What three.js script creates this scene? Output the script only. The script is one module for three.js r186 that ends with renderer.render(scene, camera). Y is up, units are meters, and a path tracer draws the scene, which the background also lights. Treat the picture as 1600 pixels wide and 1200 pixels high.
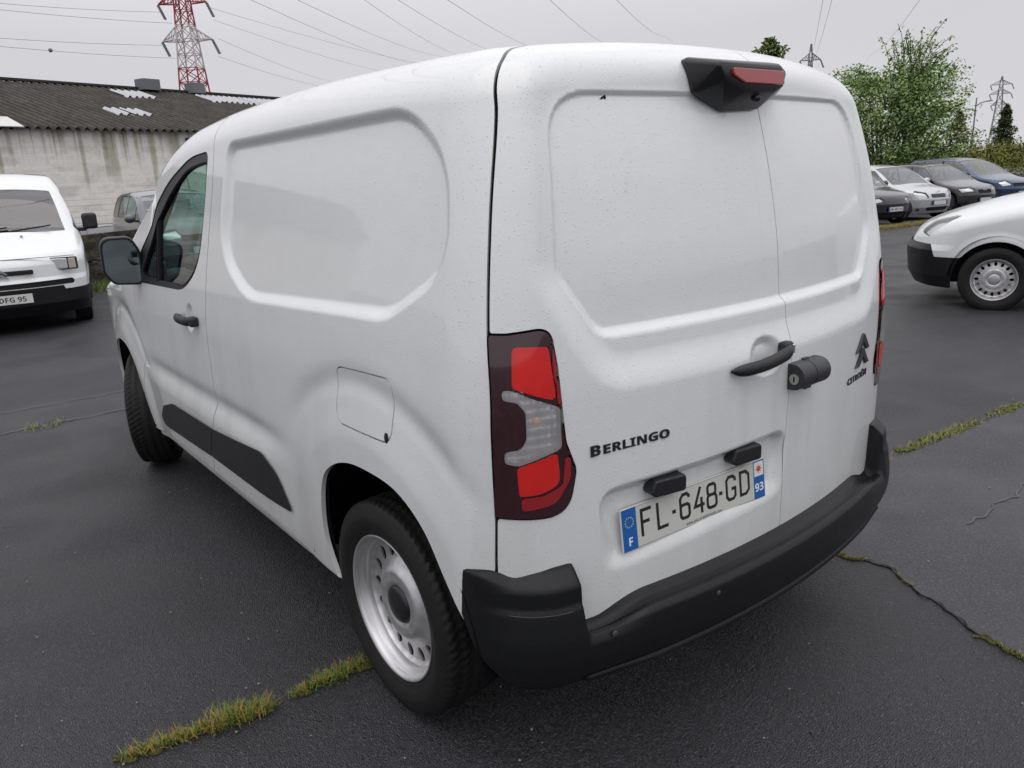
import * as THREE from 'three';
import { mergeGeometries, mergeVertices, toCreasedNormals } from 'three/addons/utils/BufferGeometryUtils.js';
import { RoundedBoxGeometry } from 'three/addons/geometries/RoundedBoxGeometry.js';
import { FontLoader } from 'three/addons/loaders/FontLoader.js';
import { TextGeometry } from 'three/addons/geometries/TextGeometry.js';

// ------------------------------------------------------------------ camera, sky, sun, exposure
const scene = new THREE.Scene();
const camera = new THREE.PerspectiveCamera(53.27, 4 / 3, 0.05, 3000);
camera.position.set(-1.791, 1.519, 1.774);
{
  const yaw = 0.667, pitch = -0.271, roll = -0.045;
  camera.lookAt(-1.791 + Math.sin(yaw) * Math.cos(pitch), 1.519 + Math.sin(pitch), 1.774 - Math.cos(yaw) * Math.cos(pitch));
  camera.rotateZ(roll);
  camera.updateMatrixWorld();
}
const renderer = new THREE.WebGLRenderer({ antialias: true });
renderer.toneMapping = THREE.LinearToneMapping;
renderer.toneMappingExposure = 1.05;
renderer.shadowMap.enabled = true;
const SUN = new THREE.Vector3(-0.10, 0.90, 0.18).normalize();
{
  // overcast sky: pale grey, brighter towards the zenith, soft cloud bands
  const W = 512, H = 256, data = new Float32Array(W * H * 4);
  const wob = (a, e) => Math.sin(a * 3 + e * 9) * 0.5 + Math.sin(a * 5 - e * 21 + 1.3) * 0.3 + Math.sin(a * 11 + e * 37 + 0.4) * 0.2;
  for (let j = 0; j < H; j++) for (let i = 0; i < W; i++) {
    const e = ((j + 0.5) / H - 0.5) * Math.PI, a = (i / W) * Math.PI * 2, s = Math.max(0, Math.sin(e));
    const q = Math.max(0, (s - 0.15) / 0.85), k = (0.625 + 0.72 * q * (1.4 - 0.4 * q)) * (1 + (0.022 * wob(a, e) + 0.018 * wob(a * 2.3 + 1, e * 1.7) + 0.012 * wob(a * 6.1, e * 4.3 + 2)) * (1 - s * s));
    const o = (j * W + i) * 4;
    data[o] = k * 1.0; data[o + 1] = k * 0.985; data[o + 2] = k * 1.035; data[o + 3] = 1;
  }
  const t = new THREE.DataTexture(data, W, H, THREE.RGBAFormat, THREE.FloatType);
  t.mapping = THREE.EquirectangularReflectionMapping; t.magFilter = t.minFilter = THREE.LinearFilter; t.needsUpdate = true;
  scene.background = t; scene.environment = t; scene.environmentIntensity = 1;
}
const sun = new THREE.DirectionalLight(0xfff6ea, 0.50);
sun.position.copy(SUN).multiplyScalar(60); sun.castShadow = true; sun.shadow.radius = 110;
Object.assign(sun.shadow.camera, { left: -40, right: 40, top: 40, bottom: -40, near: 1, far: 160 });
sun.shadow.mapSize.set(2048, 2048);
scene.add(sun);

// ------------------------------------------------------------------ helpers
let seedState = 12345;
const rnd = () => { seedState = (seedState * 1664525 + 1013904223) >>> 0; return seedState / 4294967296; };
const rr = (a, b) => a + (b - a) * rnd();
const clamp = (x, a = 0, b = 1) => Math.min(b, Math.max(a, x));
const sstep = (a, b, x) => { const t = clamp((x - a) / (b - a)); return t * t * (3 - 2 * t); };
const lerp = (a, b, t) => a + (b - a) * t;
const lin = (pts) => (x) => {               // piecewise linear through [x, y]
  if (x <= pts[0][0]) return pts[0][1];
  for (let i = 1; i < pts.length; i++) if (x <= pts[i][0]) { const [a, b] = pts[i - 1], [c, d] = pts[i]; return b + (d - b) * (x - a) / (c - a); }
  return pts[pts.length - 1][1];
};
const smooth = (pts) => {                   // monotone cubic through [x, y]
  const n = pts.length, d = [], m = [];
  for (let i = 0; i < n - 1; i++) d[i] = (pts[i + 1][1] - pts[i][1]) / (pts[i + 1][0] - pts[i][0]);
  for (let i = 0; i < n; i++) m[i] = i === 0 ? d[0] : i === n - 1 ? d[n - 2] : d[i - 1] * d[i] <= 0 ? 0 : 2 * d[i - 1] * d[i] / (d[i - 1] + d[i]);
  return (x) => {
    if (x <= pts[0][0]) return pts[0][1] + m[0] * (x - pts[0][0]);
    if (x >= pts[n - 1][0]) return pts[n - 1][1] + m[n - 1] * (x - pts[n - 1][0]);
    let i = 0; while (x > pts[i + 1][0]) i++;
    const h = pts[i + 1][0] - pts[i][0], t = (x - pts[i][0]) / h, t2 = t * t, t3 = t2 * t;
    return (2 * t3 - 3 * t2 + 1) * pts[i][1] + (t3 - 2 * t2 + t) * h * m[i] + (3 * t2 - 2 * t3) * pts[i + 1][1] + (t3 - t2) * h * m[i + 1];
  };
};
const roundPoly = (corners, seg = 7) => {   // corners [x, y, radius] -> outline with arcs
  const out = [], n = corners.length;
  for (let i = 0; i < n; i++) {
    const [px, py] = corners[(i + n - 1) % n], [x, y, r = 0] = corners[i], [qx, qy] = corners[(i + 1) % n];
    if (!r) { out.push([x, y]); continue; }
    let ax = px - x, ay = py - y, bx = qx - x, by = qy - y; const la = Math.hypot(ax, ay), lb = Math.hypot(bx, by);
    ax /= la; ay /= la; bx /= lb; by /= lb;
    const ang = Math.acos(clamp(ax * bx + ay * by, -1, 1)), d = Math.min(r / Math.tan(ang / 2), la * 0.48, lb * 0.48);
    for (let k = 0; k <= seg; k++) {         // quadratic through the corner stands in for the arc
      const t = k / seg, u = 1 - t;
      out.push([x + ax * d * u * u + bx * d * t * t, y + ay * d * u * u + by * d * t * t]);
    }
  }
  return out;
};
const loopThrough = (pts, n = 6) => {          // closed smooth curve through the points
  const c = new THREE.CatmullRomCurve3(pts.map(([x, y]) => new THREE.Vector3(x, y, 0)), true, 'centripetal');
  return c.getPoints(pts.length * n).slice(0, -1).map((p) => [p.x, p.y]);
};
const sdPoly = (pts, pad = 0.12) => {       // signed distance, negative inside
  const n = pts.length; let x0 = 1e9, x1 = -1e9, y0 = 1e9, y1 = -1e9;
  for (const [x, y] of pts) { x0 = Math.min(x0, x); x1 = Math.max(x1, x); y0 = Math.min(y0, y); y1 = Math.max(y1, y); }
  return (u, v) => {
    const ox = Math.max(x0 - u, u - x1, 0), oy = Math.max(y0 - v, v - y1, 0);
    if (ox > pad || oy > pad) return Math.hypot(ox, oy);
    let d = 1e9, s = 1;
    for (let i = 0, j = n - 1; i < n; j = i++) {
      const ex = pts[j][0] - pts[i][0], ey = pts[j][1] - pts[i][1], wx = u - pts[i][0], wy = v - pts[i][1];
      const t = clamp((wx * ex + wy * ey) / (ex * ex + ey * ey + 1e-12)), bx = wx - ex * t, by = wy - ey * t;
      d = Math.min(d, bx * bx + by * by);
      const c1 = v >= pts[i][1], c2 = v < pts[j][1], c3 = ex * wy > ey * wx;
      if ((c1 && c2 && c3) || (!c1 && !c2 && !c3)) s = -s;
    }
    return s * Math.sqrt(d);
  };
};
const filletMax = (a, b, r) => { const u = Math.max(a + r, 0), v = Math.max(b + r, 0); return Math.min(Math.max(a, b), -r) + Math.hypot(u, v); };

// --- surfaces found by shooting rays from a core at an implicit body F (negative inside)
function shoot(F, o, d, far = 1.6) {
  let a = 0, fa = F(o[0], o[1], o[2]), b = far, fb = F(o[0] + d[0] * b, o[1] + d[1] * b, o[2] + d[2] * b), side = 0, t = 0;
  if (fa > 0) return 0;
  for (let k = 0; k < 40; k++) {
    t = (fa * b - fb * a) / (fa - fb);
    const ft = F(o[0] + d[0] * t, o[1] + d[1] * t, o[2] + d[2] * t);
    if (Math.abs(ft) < 2e-6) break;
    if (ft * fb > 0) { b = t; fb = ft; if (side === -1) fa /= 2; side = -1; } else { a = t; fa = ft; if (side === 1) fb /= 2; side = 1; }
    if (b - a < 1e-6) break;
  }
  return t;
}
function grad(F, x, y, z, e = 6e-4) {
  const gx = F(x + e, y, z) - F(x - e, y, z), gy = F(x, y + e, z) - F(x, y - e, z), gz = F(x, y, z + e) - F(x, y, z - e), l = Math.hypot(gx, gy, gz) || 1;
  return [gx / l, gy / l, gz / l];
}
// rays: rows of [origin, direction]; returns a mesh {p, n, uv, i}
function gridMesh(F, rows, e) {
  const nv = rows.length, nu = rows[0].length, p = new Float32Array(nu * nv * 3), n = new Float32Array(nu * nv * 3), uv = new Float32Array(nu * nv * 2), idx = [];
  for (let j = 0; j < nv; j++) for (let i = 0; i < nu; i++) {
    const [o, d] = rows[j][i], t = shoot(F, o, d), k = (j * nu + i) * 3;
    p[k] = o[0] + d[0] * t; p[k + 1] = o[1] + d[1] * t; p[k + 2] = o[2] + d[2] * t;
    const g = grad(F, p[k], p[k + 1], p[k + 2], e); n[k] = g[0]; n[k + 1] = g[1]; n[k + 2] = g[2];
  }
  for (let j = 0; j < nv - 1; j++) for (let i = 0; i < nu - 1; i++) {
    const a = j * nu + i, b = a + 1, c = a + nu, d = c + 1;
    for (const [q, r, s] of [[a, b, d], [a, d, c]]) {   // wind to agree with the normals
      const ux = p[r * 3] - p[q * 3], uy = p[r * 3 + 1] - p[q * 3 + 1], uz = p[r * 3 + 2] - p[q * 3 + 2], vx = p[s * 3] - p[q * 3], vy = p[s * 3 + 1] - p[q * 3 + 1], vz = p[s * 3 + 2] - p[q * 3 + 2];
      const cx = uy * vz - uz * vy, cy = uz * vx - ux * vz, cz = ux * vy - uy * vx;
      if (cx * n[q * 3] + cy * n[q * 3 + 1] + cz * n[q * 3 + 2] > 0) idx.push(q, r, s); else idx.push(q, s, r);
    }
  }
  for (let k = 0; k < nu * nv; k++) {                   // uv in metres by the main direction
    const ax = Math.abs(n[k * 3]), ay = Math.abs(n[k * 3 + 1]);
    if (ay > 0.8) { uv[k * 2] = p[k * 3] ; uv[k * 2 + 1] = p[k * 3 + 2]; } else { uv[k * 2] = p[k * 3] * 1.0 - p[k * 3 + 2] * Math.sign(p[k * 3] || 1); uv[k * 2 + 1] = p[k * 3 + 1]; }
    if (ax < 0) uv[k * 2] += 0;
  }
  return { p, n, uv, i: idx };
}
function joinMesh(list) {
  const p = [], n = [], uv = [], i = [];
  for (const m of list) { const o = p.length / 3; for (const x of m.p) p.push(x); for (const x of m.n) n.push(x); for (const x of m.uv) uv.push(x); for (const x of m.i) i.push(x + o); }
  return { p, n, uv, i };
}
// keep where f > 0; cut edges run exactly along f = 0
function clip(m, f, lip = 0, lipDir = -1) {
  const nv = m.p.length / 3, val = new Float64Array(nv), map = new Int32Array(nv).fill(-1), p = [], n = [], uv = [], idx = [], cuts = new Map(), segs = [];
  for (let k = 0; k < nv; k++) { let v = f(m.p[k * 3], m.p[k * 3 + 1], m.p[k * 3 + 2], m.n[k * 3], m.n[k * 3 + 1], m.n[k * 3 + 2]); if (Math.abs(v) < 1e-7) v = 1e-7; val[k] = v; }
  const keep = (k) => { if (map[k] < 0) { map[k] = p.length / 3; p.push(m.p[k * 3], m.p[k * 3 + 1], m.p[k * 3 + 2]); n.push(m.n[k * 3], m.n[k * 3 + 1], m.n[k * 3 + 2]); uv.push(m.uv[k * 2], m.uv[k * 2 + 1]); } return map[k]; };
  const cut = (a, b) => {
    const key = a < b ? a * nv + b : b * nv + a; let c = cuts.get(key);
    if (c === undefined) {
      const t = val[a] / (val[a] - val[b]), L = (A, w, q) => A[a * w + q] + (A[b * w + q] - A[a * w + q]) * t;
      c = p.length / 3; cuts.set(key, c);
      p.push(L(m.p, 3, 0), L(m.p, 3, 1), L(m.p, 3, 2));
      const nx = L(m.n, 3, 0), ny = L(m.n, 3, 1), nz = L(m.n, 3, 2), l = Math.hypot(nx, ny, nz) || 1; n.push(nx / l, ny / l, nz / l);
      uv.push(L(m.uv, 2, 0), L(m.uv, 2, 1));
    }
    return c;
  };
  for (let q = 0; q < m.i.length; q += 3) {
    const t = [m.i[q], m.i[q + 1], m.i[q + 2]], s = t.map((k) => val[k] > 0), c = s[0] + s[1] + s[2];
    if (c === 3) idx.push(keep(t[0]), keep(t[1]), keep(t[2]));
    else if (c === 1) { const o = s.indexOf(true), a = t[o], b = t[(o + 1) % 3], d = t[(o + 2) % 3], e = cut(a, b), g = cut(a, d); idx.push(keep(a), e, g); segs.push([e, g]); }
    else if (c === 2) { const o = s.indexOf(false), a = t[o], b = t[(o + 1) % 3], d = t[(o + 2) % 3], e = cut(a, b), g = cut(a, d); idx.push(e, keep(b), keep(d), e, keep(d), g); segs.push([g, e]); }
  }
  const out = { p, n, uv, i: idx };
  if (lip) {                                           // edge turned in along the normal
    for (const [a, b] of segs) {
      const A = [0, 1, 2].map((q) => p[a * 3 + q]), B = [0, 1, 2].map((q) => p[b * 3 + q]);
      const na = [0, 1, 2].map((q) => n[a * 3 + q]), nb = [0, 1, 2].map((q) => n[b * 3 + q]);
      const e = [B[0] - A[0], B[1] - A[1], B[2] - A[2]];
      let w = [e[1] * na[2] - e[2] * na[1], e[2] * na[0] - e[0] * na[2], e[0] * na[1] - e[1] * na[0]]; const l = Math.hypot(...w); if (l < 1e-9) continue; w = w.map((x) => x / l);
      const o = p.length / 3;
      for (const [V, N] of [[A, na], [B, nb]]) for (const dd of [0, lip]) { for (let q = 0; q < 3; q++) p.push(V[q] + N[q] * dd * lipDir); n.push(...w); uv.push(0, 0); }
      idx.push(o, o + 1, o + 2, o + 2, o + 1, o + 3);
    }
  }
  return out;
}
const shift = (m, d) => { const p = Float32Array.from(m.p); for (let k = 0; k < p.length; k++) p[k] += m.n[k] * d; return { ...m, p }; };
function geo(m) {
  const g = new THREE.BufferGeometry();
  g.setAttribute('position', new THREE.Float32BufferAttribute(m.p, 3)); g.setAttribute('normal', new THREE.Float32BufferAttribute(m.n, 3)); g.setAttribute('uv', new THREE.Float32BufferAttribute(m.uv, 2)); g.setIndex(Array.from(m.i));
  return g;
}
function mesh(name, g, mat, parent) {
  const o = new THREE.Mesh(g.p ? geo(g) : g, mat); o.name = name; o.castShadow = o.receiveShadow = true; (parent || scene).add(o); return o;
}
const taken = {};
const numbered = (n) => { const k = taken[n] = (taken[n] ?? -1) + 1; return k ? n + '_' + String(k).padStart(3, '0') : n; };
function tag(o, label, category, group) { o.userData.label = label; o.userData.category = category; if (group) o.userData.group = group; return o; }
function thing(name, label, category, [x, y, z] = [0, 0, 0], turn = 0, group) {
  const o = new THREE.Group(); o.name = numbered(name); o.position.set(x, y, z); o.rotation.y = turn; scene.add(o); return tag(o, label, category, group);
}
function struct(name, g, mat) { const o = mesh(numbered(name), g, mat); o.userData.kind = 'structure'; return o; }
const merged = (list) => mergeGeometries(list.map((g) => { g = g.index ? g.toNonIndexed() : g; if (!g.attributes.uv) g.setAttribute('uv', new THREE.Float32BufferAttribute(new Float32Array(g.attributes.position.count * 2), 2)); return g; }), false);
const boxG = (w, h, d, x = 0, y = 0, z = 0, rx = 0, ry = 0, rz = 0) => { const g = new THREE.BoxGeometry(w, h, d); g.applyMatrix4(new THREE.Matrix4().makeRotationFromEuler(new THREE.Euler(rx, ry, rz))); g.translate(x, y, z); return g; };
const rboxG = (w, h, d, r, x = 0, y = 0, z = 0) => { const g = new RoundedBoxGeometry(w, h, d, 3, r); g.translate(x, y, z); return g; };
const bar = (a, b, r, seg = 6, r2 = r) => {     // tapered rod from a to b
  const A = new THREE.Vector3(...a), B = new THREE.Vector3(...b), g = new THREE.CylinderGeometry(r2, r, A.distanceTo(B), seg, 1);
  g.applyQuaternion(new THREE.Quaternion().setFromUnitVectors(new THREE.Vector3(0, 1, 0), B.clone().sub(A).normalize())); g.translate((A.x + B.x) / 2, (A.y + B.y) / 2, (A.z + B.z) / 2); return g;
};
const std = (r, g, b, rough = 0.6, extra = {}) => new THREE.MeshPhysicalMaterial({ color: new THREE.Color().setRGB(r, g, b), roughness: rough, metalness: 0, ...extra });
// value noise on a torus of n cells
function noiseTile(n, seed) {
  let s = seed * 7919 + 17; const r = () => { s = (s * 1664525 + 1013904223) >>> 0; return s / 4294967296; };
  const g = Float32Array.from({ length: n * n }, r);
  return (u, v) => { u = (u - Math.floor(u)) * n; v = (v - Math.floor(v)) * n; const i = Math.floor(u) % n, j = Math.floor(v) % n, fu = u - Math.floor(u), fv = v - Math.floor(v), a = fu * fu * (3 - 2 * fu), b = fv * fv * (3 - 2 * fv), i1 = (i + 1) % n, j1 = (j + 1) % n;
    return lerp(lerp(g[j * n + i], g[j * n + i1], a), lerp(g[j1 * n + i], g[j1 * n + i1], a), b); };
}
function dataTex(w, h, fn, srgb = false) {      // fn(u, v) -> [r, g, b] 0..1
  const d = new Uint8Array(w * h * 4);
  for (let j = 0; j < h; j++) for (let i = 0; i < w; i++) { const c = fn((i + 0.5) / w, (j + 0.5) / h), o = (j * w + i) * 4; d[o] = clamp(c[0]) * 255; d[o + 1] = clamp(c[1]) * 255; d[o + 2] = clamp(c[2]) * 255; d[o + 3] = c.length > 3 ? clamp(c[3]) * 255 : 255; }
  const t = new THREE.DataTexture(d, w, h, THREE.RGBAFormat); t.wrapS = t.wrapT = THREE.RepeatWrapping; t.magFilter = THREE.LinearFilter; t.minFilter = THREE.LinearMipmapLinearFilter; t.generateMipmaps = true;
  if (srgb) t.colorSpace = THREE.SRGBColorSpace; t.needsUpdate = true; return t;
}
const M = {};

// ------------------------------------------------------------------ ground: the lot falls away gently from where the van stands
const groundY = (x, z) => { const d = Math.hypot(x, z + 0.5); return -0.013 * Math.max(0, Math.min(d, 34) - 2.9 + 0) * sstep(2.4, 6, d) - 0.25 * sstep(-16.9, -17.8, z) * sstep(-24, -21, z) * sstep(7, 5, x) * sstep(-3, -1, x); };
{
  const n8 = noiseTile(96, 31), n16 = noiseTile(230, 37), n2 = noiseTile(7, 41), n5 = noiseTile(19, 43), n40 = noiseTile(512, 47), nb = noiseTile(40, 53);
  // aggregate: jittered cells, each stone with a tone of its own, tar between them
  const S = 1024, G = 250, jx = new Float32Array(G * G), jy = new Float32Array(G * G), jt = new Float32Array(G * G);
  for (let k = 0; k < G * G; k++) { jx[k] = rnd(); jy[k] = rnd(); jt[k] = rnd(); }
  const cell = new Float32Array(S * S), tone = new Float32Array(S * S);
  for (let j = 0; j < S; j++) for (let i = 0; i < S; i++) {
    const u = i / S * G, v = j / S * G, a = Math.floor(u), b = Math.floor(v); let d1 = 9, d2 = 9, id = 0;
    for (let q = -1; q <= 1; q++) for (let p = -1; p <= 1; p++) { const k = ((b + q + G) % G) * G + (a + p + G) % G, dx = a + p + jx[k] - u, dy = b + q + jy[k] - v, d = dx * dx + dy * dy; if (d < d1) { d2 = d1; d1 = d; id = k; } else if (d < d2) d2 = d; }
    cell[j * S + i] = sstep(0.0, 0.30, Math.sqrt(d2) - Math.sqrt(d1)); tone[j * S + i] = jt[id];
  }
  const pick = (A, u, v) => A[Math.min(S - 1, Math.floor(v * S)) * S + Math.min(S - 1, Math.floor(u * S))];
  const albedo = dataTex(S, S, (u, v) => { const c = pick(cell, u, v), t = pick(tone, u, v), k = (0.16 + 0.22 * c + c * (t > 0.90 ? 0.95 : 0.46 * t)) * (0.85 + 0.3 * n2(u, v)), w = (t * 7.31) % 1 * 0.10 - 0.05; return [k * (1 + w) * 0.8, k * 0.8, k * (1 - w) * 0.82]; });
  const bump = dataTex(S, S, (u, v) => { const q = 0.34 * pick(cell, u, v) + 0.46 * pick(tone, u, v) * pick(cell, u, v) + 0.20 * n8(u, v); return [q, q, q]; });
  const wet = dataTex(512, 512, (u, v) => { const w = 0.45 * n2(u, v) + 0.35 * n5(u, v) + 0.2 * nb(u, v), q = lerp(0.30, 0.60, sstep(0.30, 0.68, w)); return [q, q, q]; });
  const make = (r, g, b, rep, bs, wr, rough = 1) => {
    const t = (x, k, l = 0) => { const c = x.clone(); c.repeat.set(k, k); c.offset.set(l, l * 0.7); c.needsUpdate = true; return c; };
    return std(r, g, b, rough, { map: t(albedo, rep), bumpMap: t(bump, rep), bumpScale: bs, roughnessMap: t(wet, wr, 0.3), specularIntensity: 1.0 });
  };
  M.asphalt = make(0.076, 0.075, 0.086, 0.62, 0.0064, 0.115);
  M.asphaltFine = make(0.120, 0.118, 0.132, 0.95, 0.0026, 0.17);
  // sheet: polar grid round the van, fine near it
  const sheet = (rings, seg) => {
    const p = [], n = [], uv = [], i = [], cx = 0, cz = -0.5;
    rings.forEach((r) => { for (let k = 0; k <= seg; k++) { const a = k / seg * 6.283185307, x = cx + r * Math.cos(a), z = cz + r * Math.sin(a); p.push(x, groundY(x, z), z); n.push(0, 1, 0); uv.push(x, z); } });
    for (let j = 0; j < rings.length - 1; j++) for (let k = 0; k < seg; k++) { const a = j * (seg + 1) + k, b = a + seg + 1; i.push(a, a + 1, b, b, a + 1, b + 1); }
    return { p, n, uv, i };
  };
  const rings = [0.001]; for (let r = 0.4; r < 900; r *= r < 30 ? 1.07 : 1.3) rings.push(r);
  struct('car_park_asphalt', sheet(rings, 96), M.asphalt);
  // newer, finer tarmac beyond the joint on the right
  const patchGrid = (x0, x1, z0, z1, st, up) => { const p = [], n = [], uv = [], i = [], nx = Math.round((x1 - x0) / st), nz = Math.round((z1 - z0) / st); for (let b = 0; b <= nz; b++) for (let a = 0; a <= nx; a++) { const x = lerp(x0, x1, a / nx), z = lerp(z0, z1, b / nz); p.push(x, groundY(x, z) + up, z); n.push(0, 1, 0); uv.push(x, z); } for (let b = 0; b < nz; b++) for (let a = 0; a < nx; a++) { const q = b * (nx + 1) + a, r = q + nx + 1; i.push(q, r, q + 1, q + 1, r, r + 1); } return { p, n, uv, i }; };
  const jag = (t, s) => 0.012 * Math.sin(t * 23 + s) + 0.008 * Math.sin(t * 61 + s * 2.1) + 0.004 * Math.sin(t * 143 + s);
  const crackX = smooth([[0.02, 0.90], [0.43, 0.90], [0.57, 0.915], [0.80, 0.80], [0.99, 0.72], [1.14, 0.655], [1.6, 0.50], [3, 0.1]]);
  const stripZ = (x) => -0.262 + 0.098 * (x + 1.2);
  const patch = clip(patchGrid(0.2, 14, -0.1, 5, 0.05, 0.004), (x, y, z) => Math.min(x - crackX(z) - jag(z, 1), z - stripZ(x) - 0.03 - jag(x, 2)));
  struct('tarmac_patch', patch, M.asphaltFine);
  // ribbons: joints between the tarmac lanes
  const ribbon = (pts, w, up, seed) => { const p = [], n = [], uv = [], i = []; pts.forEach(([x, z], k) => { const [ax, az] = pts[Math.max(0, k - 1)], [bx, bz] = pts[Math.min(pts.length - 1, k + 1)], l = Math.hypot(bx - ax, bz - az) || 1, nx = -(bz - az) / l, nz = (bx - ax) / l; for (const s of [-1, 1]) { const ww = w * (0.25 + 0.75 * Math.abs(Math.sin(k * 1.7 + s * seed) * Math.cos(k * 0.43 + seed))); const X = x + nx * s * ww, Z = z + nz * s * ww; p.push(X, groundY(X, Z) + up, Z); n.push(0, 1, 0); uv.push(X, Z); } if (k) { const a = 2 * k - 2; i.push(a, a + 1, a + 2, a + 2, a + 1, a + 3); } }); return { p, n, uv, i }; };
  const crackPts = []; for (let z = 0.1; z < 2.6; z += 0.012) crackPts.push([crackX(z) + jag(z, 1), z]);
  const M2 = std(0.008, 0.008, 0.008, 0.95);
  struct('tarmac_crack', ribbon(crackPts, 0.0042, 0.0075, 1.3), M2);
  for (const [x0, x1, zf, w] of [[-3.5, -0.2, (x) => -4.06 + 0.015 * x, 0.012], [-4.5, 0.4, (x) => -4.62 + 0.05 * x, 0.008], [1.5, 9, (x) => 0.62 + 0.02 * x, 0.008]]) { const pts = []; for (let x = x0; x < x1; x += 0.04) pts.push([x, zf(x) + jag(x, w * 900)]); struct('tarmac_joint', ribbon(pts, w, 0.0075, 2.1), std(0.10, 0.098, 0.095, 0.9)); }
  // grass and moss in the joints: blades and low moss cushions
  const pos = [], nor = [], col = [];
  const blade = (x, z, h, lean, dir, w, c, y0 = 0) => { const y = groundY(x, z) + 0.004 + y0, dx = Math.cos(dir), dz = Math.sin(dir), px = -dz * w, pz = dx * w, mx = x + dx * lean * 0.4, mz = z + dz * lean * 0.4, tx = x + dx * lean, tz = z + dz * lean; const A = [x - px, y, z - pz], B = [x + px, y, z + pz], C = [mx - px * .7, y + h * .65, mz - pz * .7], D = [mx + px * .7, y + h * .65, mz + pz * .7], T = [tx, y + h, tz]; for (const tri of [[A, B, C], [C, B, D], [C, D, T]]) for (const v of tri) { pos.push(...v); nor.push(0, 1, 0); col.push(...c); } };
  const tuft = (x, z, n, hmax, mixDry, spread) => { for (let k = 0; k < n; k++) { const dry = rnd() < mixDry, c = dry ? [rr(.26, .42), rr(.19, .28), rr(.02, .05)] : [rr(.09, .17), rr(.17, .28), rr(.012, .035)]; const a = rr(0, 6.283), q = rr(0, 1) * spread; blade(x + Math.cos(a) * q, z + Math.sin(a) * q, rr(.25, 1) * hmax, rr(.2, 1.1) * hmax, rr(0, 6.283), rr(.0009, .0020), c); } };
  for (let x = -1.60; x < -0.80; x += 0.006) {
    const z = stripZ(x) + 0.01 * Math.sin(x * 9), k = sstep(-1.60, -1.50, x) * (0.16 + 0.84 * Math.pow(Math.abs(Math.sin(x * 9.5 + 0.9) * Math.cos(x * 23 + 0.4) * 0.5 + 0.5 * Math.sin(x * 6.1)), 0.9)) * (Math.abs(x + 1.14) < 0.035 ? 0.25 : 1), dry = x < -1.24 ? 0.62 : x < -1.12 ? 0.35 : 0.45;
    tuft(x, z + rr(-.012, .012), Math.round(24 * k), x > -1.36 && x < -1.24 ? .052 : .034, dry + 0.25 * Math.sin(x * 40) * 0.6, 0.018 + 0.030 * k);
  }
  for (let x = 0.9; x < 9; x += 0.012) { const k = Math.max(0.12, Math.sin(x * 3.1) * 0.5 + Math.sin(x * 7.7 + 1) * 0.35 + 0.45); tuft(x, stripZ(x) + rr(-.02, .02), Math.round(10 * k), .026, 0.40, 0.045); }
  for (const [z0, z1, n] of [[0.36, 0.50, 34], [1.02, 1.20, 22], [0.6, 0.72, 6]]) for (let k = 0; k < n; k++) { const z = rr(z0, z1); tuft(crackX(z) + jag(z, 1), z, 7, .011, 0.5, .012); }
  for (let k = 0; k < 60; k++) { const x = rr(-1.7, -0.9), z = rr(-4.15, -4.0); if (Math.abs(x + 1.22) < 0.12) tuft(x, z, 8, .03, 0.3, .03); }
  const g = new THREE.BufferGeometry(); g.setAttribute('position', new THREE.Float32BufferAttribute(pos, 3)); g.setAttribute('normal', new THREE.Float32BufferAttribute(nor, 3)); g.setAttribute('color', new THREE.Float32BufferAttribute(col, 3)); g.setAttribute('uv', new THREE.Float32BufferAttribute(new Float32Array(pos.length / 3 * 2), 2));
  const gr = mesh('joint_grass', g, std(1, 1, 1, 0.85, { vertexColors: true, side: THREE.DoubleSide, transmission: 0.25, thickness: 0 }));
  tag(gr, 'green and yellow grass growing in the joint of the asphalt by the back wheel', 'grass'); gr.userData.kind = 'stuff';
  // moss cushions under the blades
  const mp = [];
  const cushion = (x, z, r, h) => { const s = new THREE.SphereGeometry(1, 7, 5); s.scale(r, h, r * 0.8); s.rotateY(rr(0, 3)); s.translate(x, groundY(x, z) + 0.003, z); mp.push(s); };
  for (let x = -1.58; x < -0.82; x += 0.012) if (Math.abs(x + 1.14) > 0.03) cushion(x, stripZ(x) + 0.01 * Math.sin(x * 9) + rr(-.02, .02), rr(.010, .026), rr(.004, .010));
  for (let x = 0.9; x < 7; x += 0.03) if (Math.sin(x * 3.1) * 0.6 + Math.sin(x * 7.7 + 1) * 0.5 + 0.25 > 0) cushion(x, stripZ(x) + rr(-.03, .03), rr(.015, .04), rr(.004, .010));
  for (let k = 0; k < 40; k++) { const z = rr(0.36, 0.50); cushion(crackX(z) + jag(z, 1) + rr(-.012, .012), z, rr(.006, .014), .005); }
  for (let k = 0; k < 40; k++) { const z = rr(0.98, 1.25); cushion(crackX(z) + jag(z, 1) + rr(-.012, .012), z, rr(.006, .014), .005); }
  const ms = mesh('moss', merged(mp), std(0.12, 0.125, 0.022, 0.95, { bumpMap: bump, bumpScale: 0.004 })); tag(ms, 'low green moss cushions lying in the asphalt joints', 'moss'); ms.userData.kind = 'stuff';
  // grit and small pale stones on the tarmac
  const gp = []; for (let k = 0; k < 420; k++) { const x = rr(-2.2, 2.6), z = rr(-3, 2.4); const s = new THREE.IcosahedronGeometry(rr(.0015, .005), 0); s.scale(1, .6, 1); s.translate(x, groundY(x, z) + .006, z); gp.push(s); }
  const gt = mesh('grit', merged(gp), std(0.24, 0.23, 0.22, 0.9)); tag(gt, 'small pale stones and grit scattered over the asphalt', 'grit'); gt.userData.kind = 'stuff';
}

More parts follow.
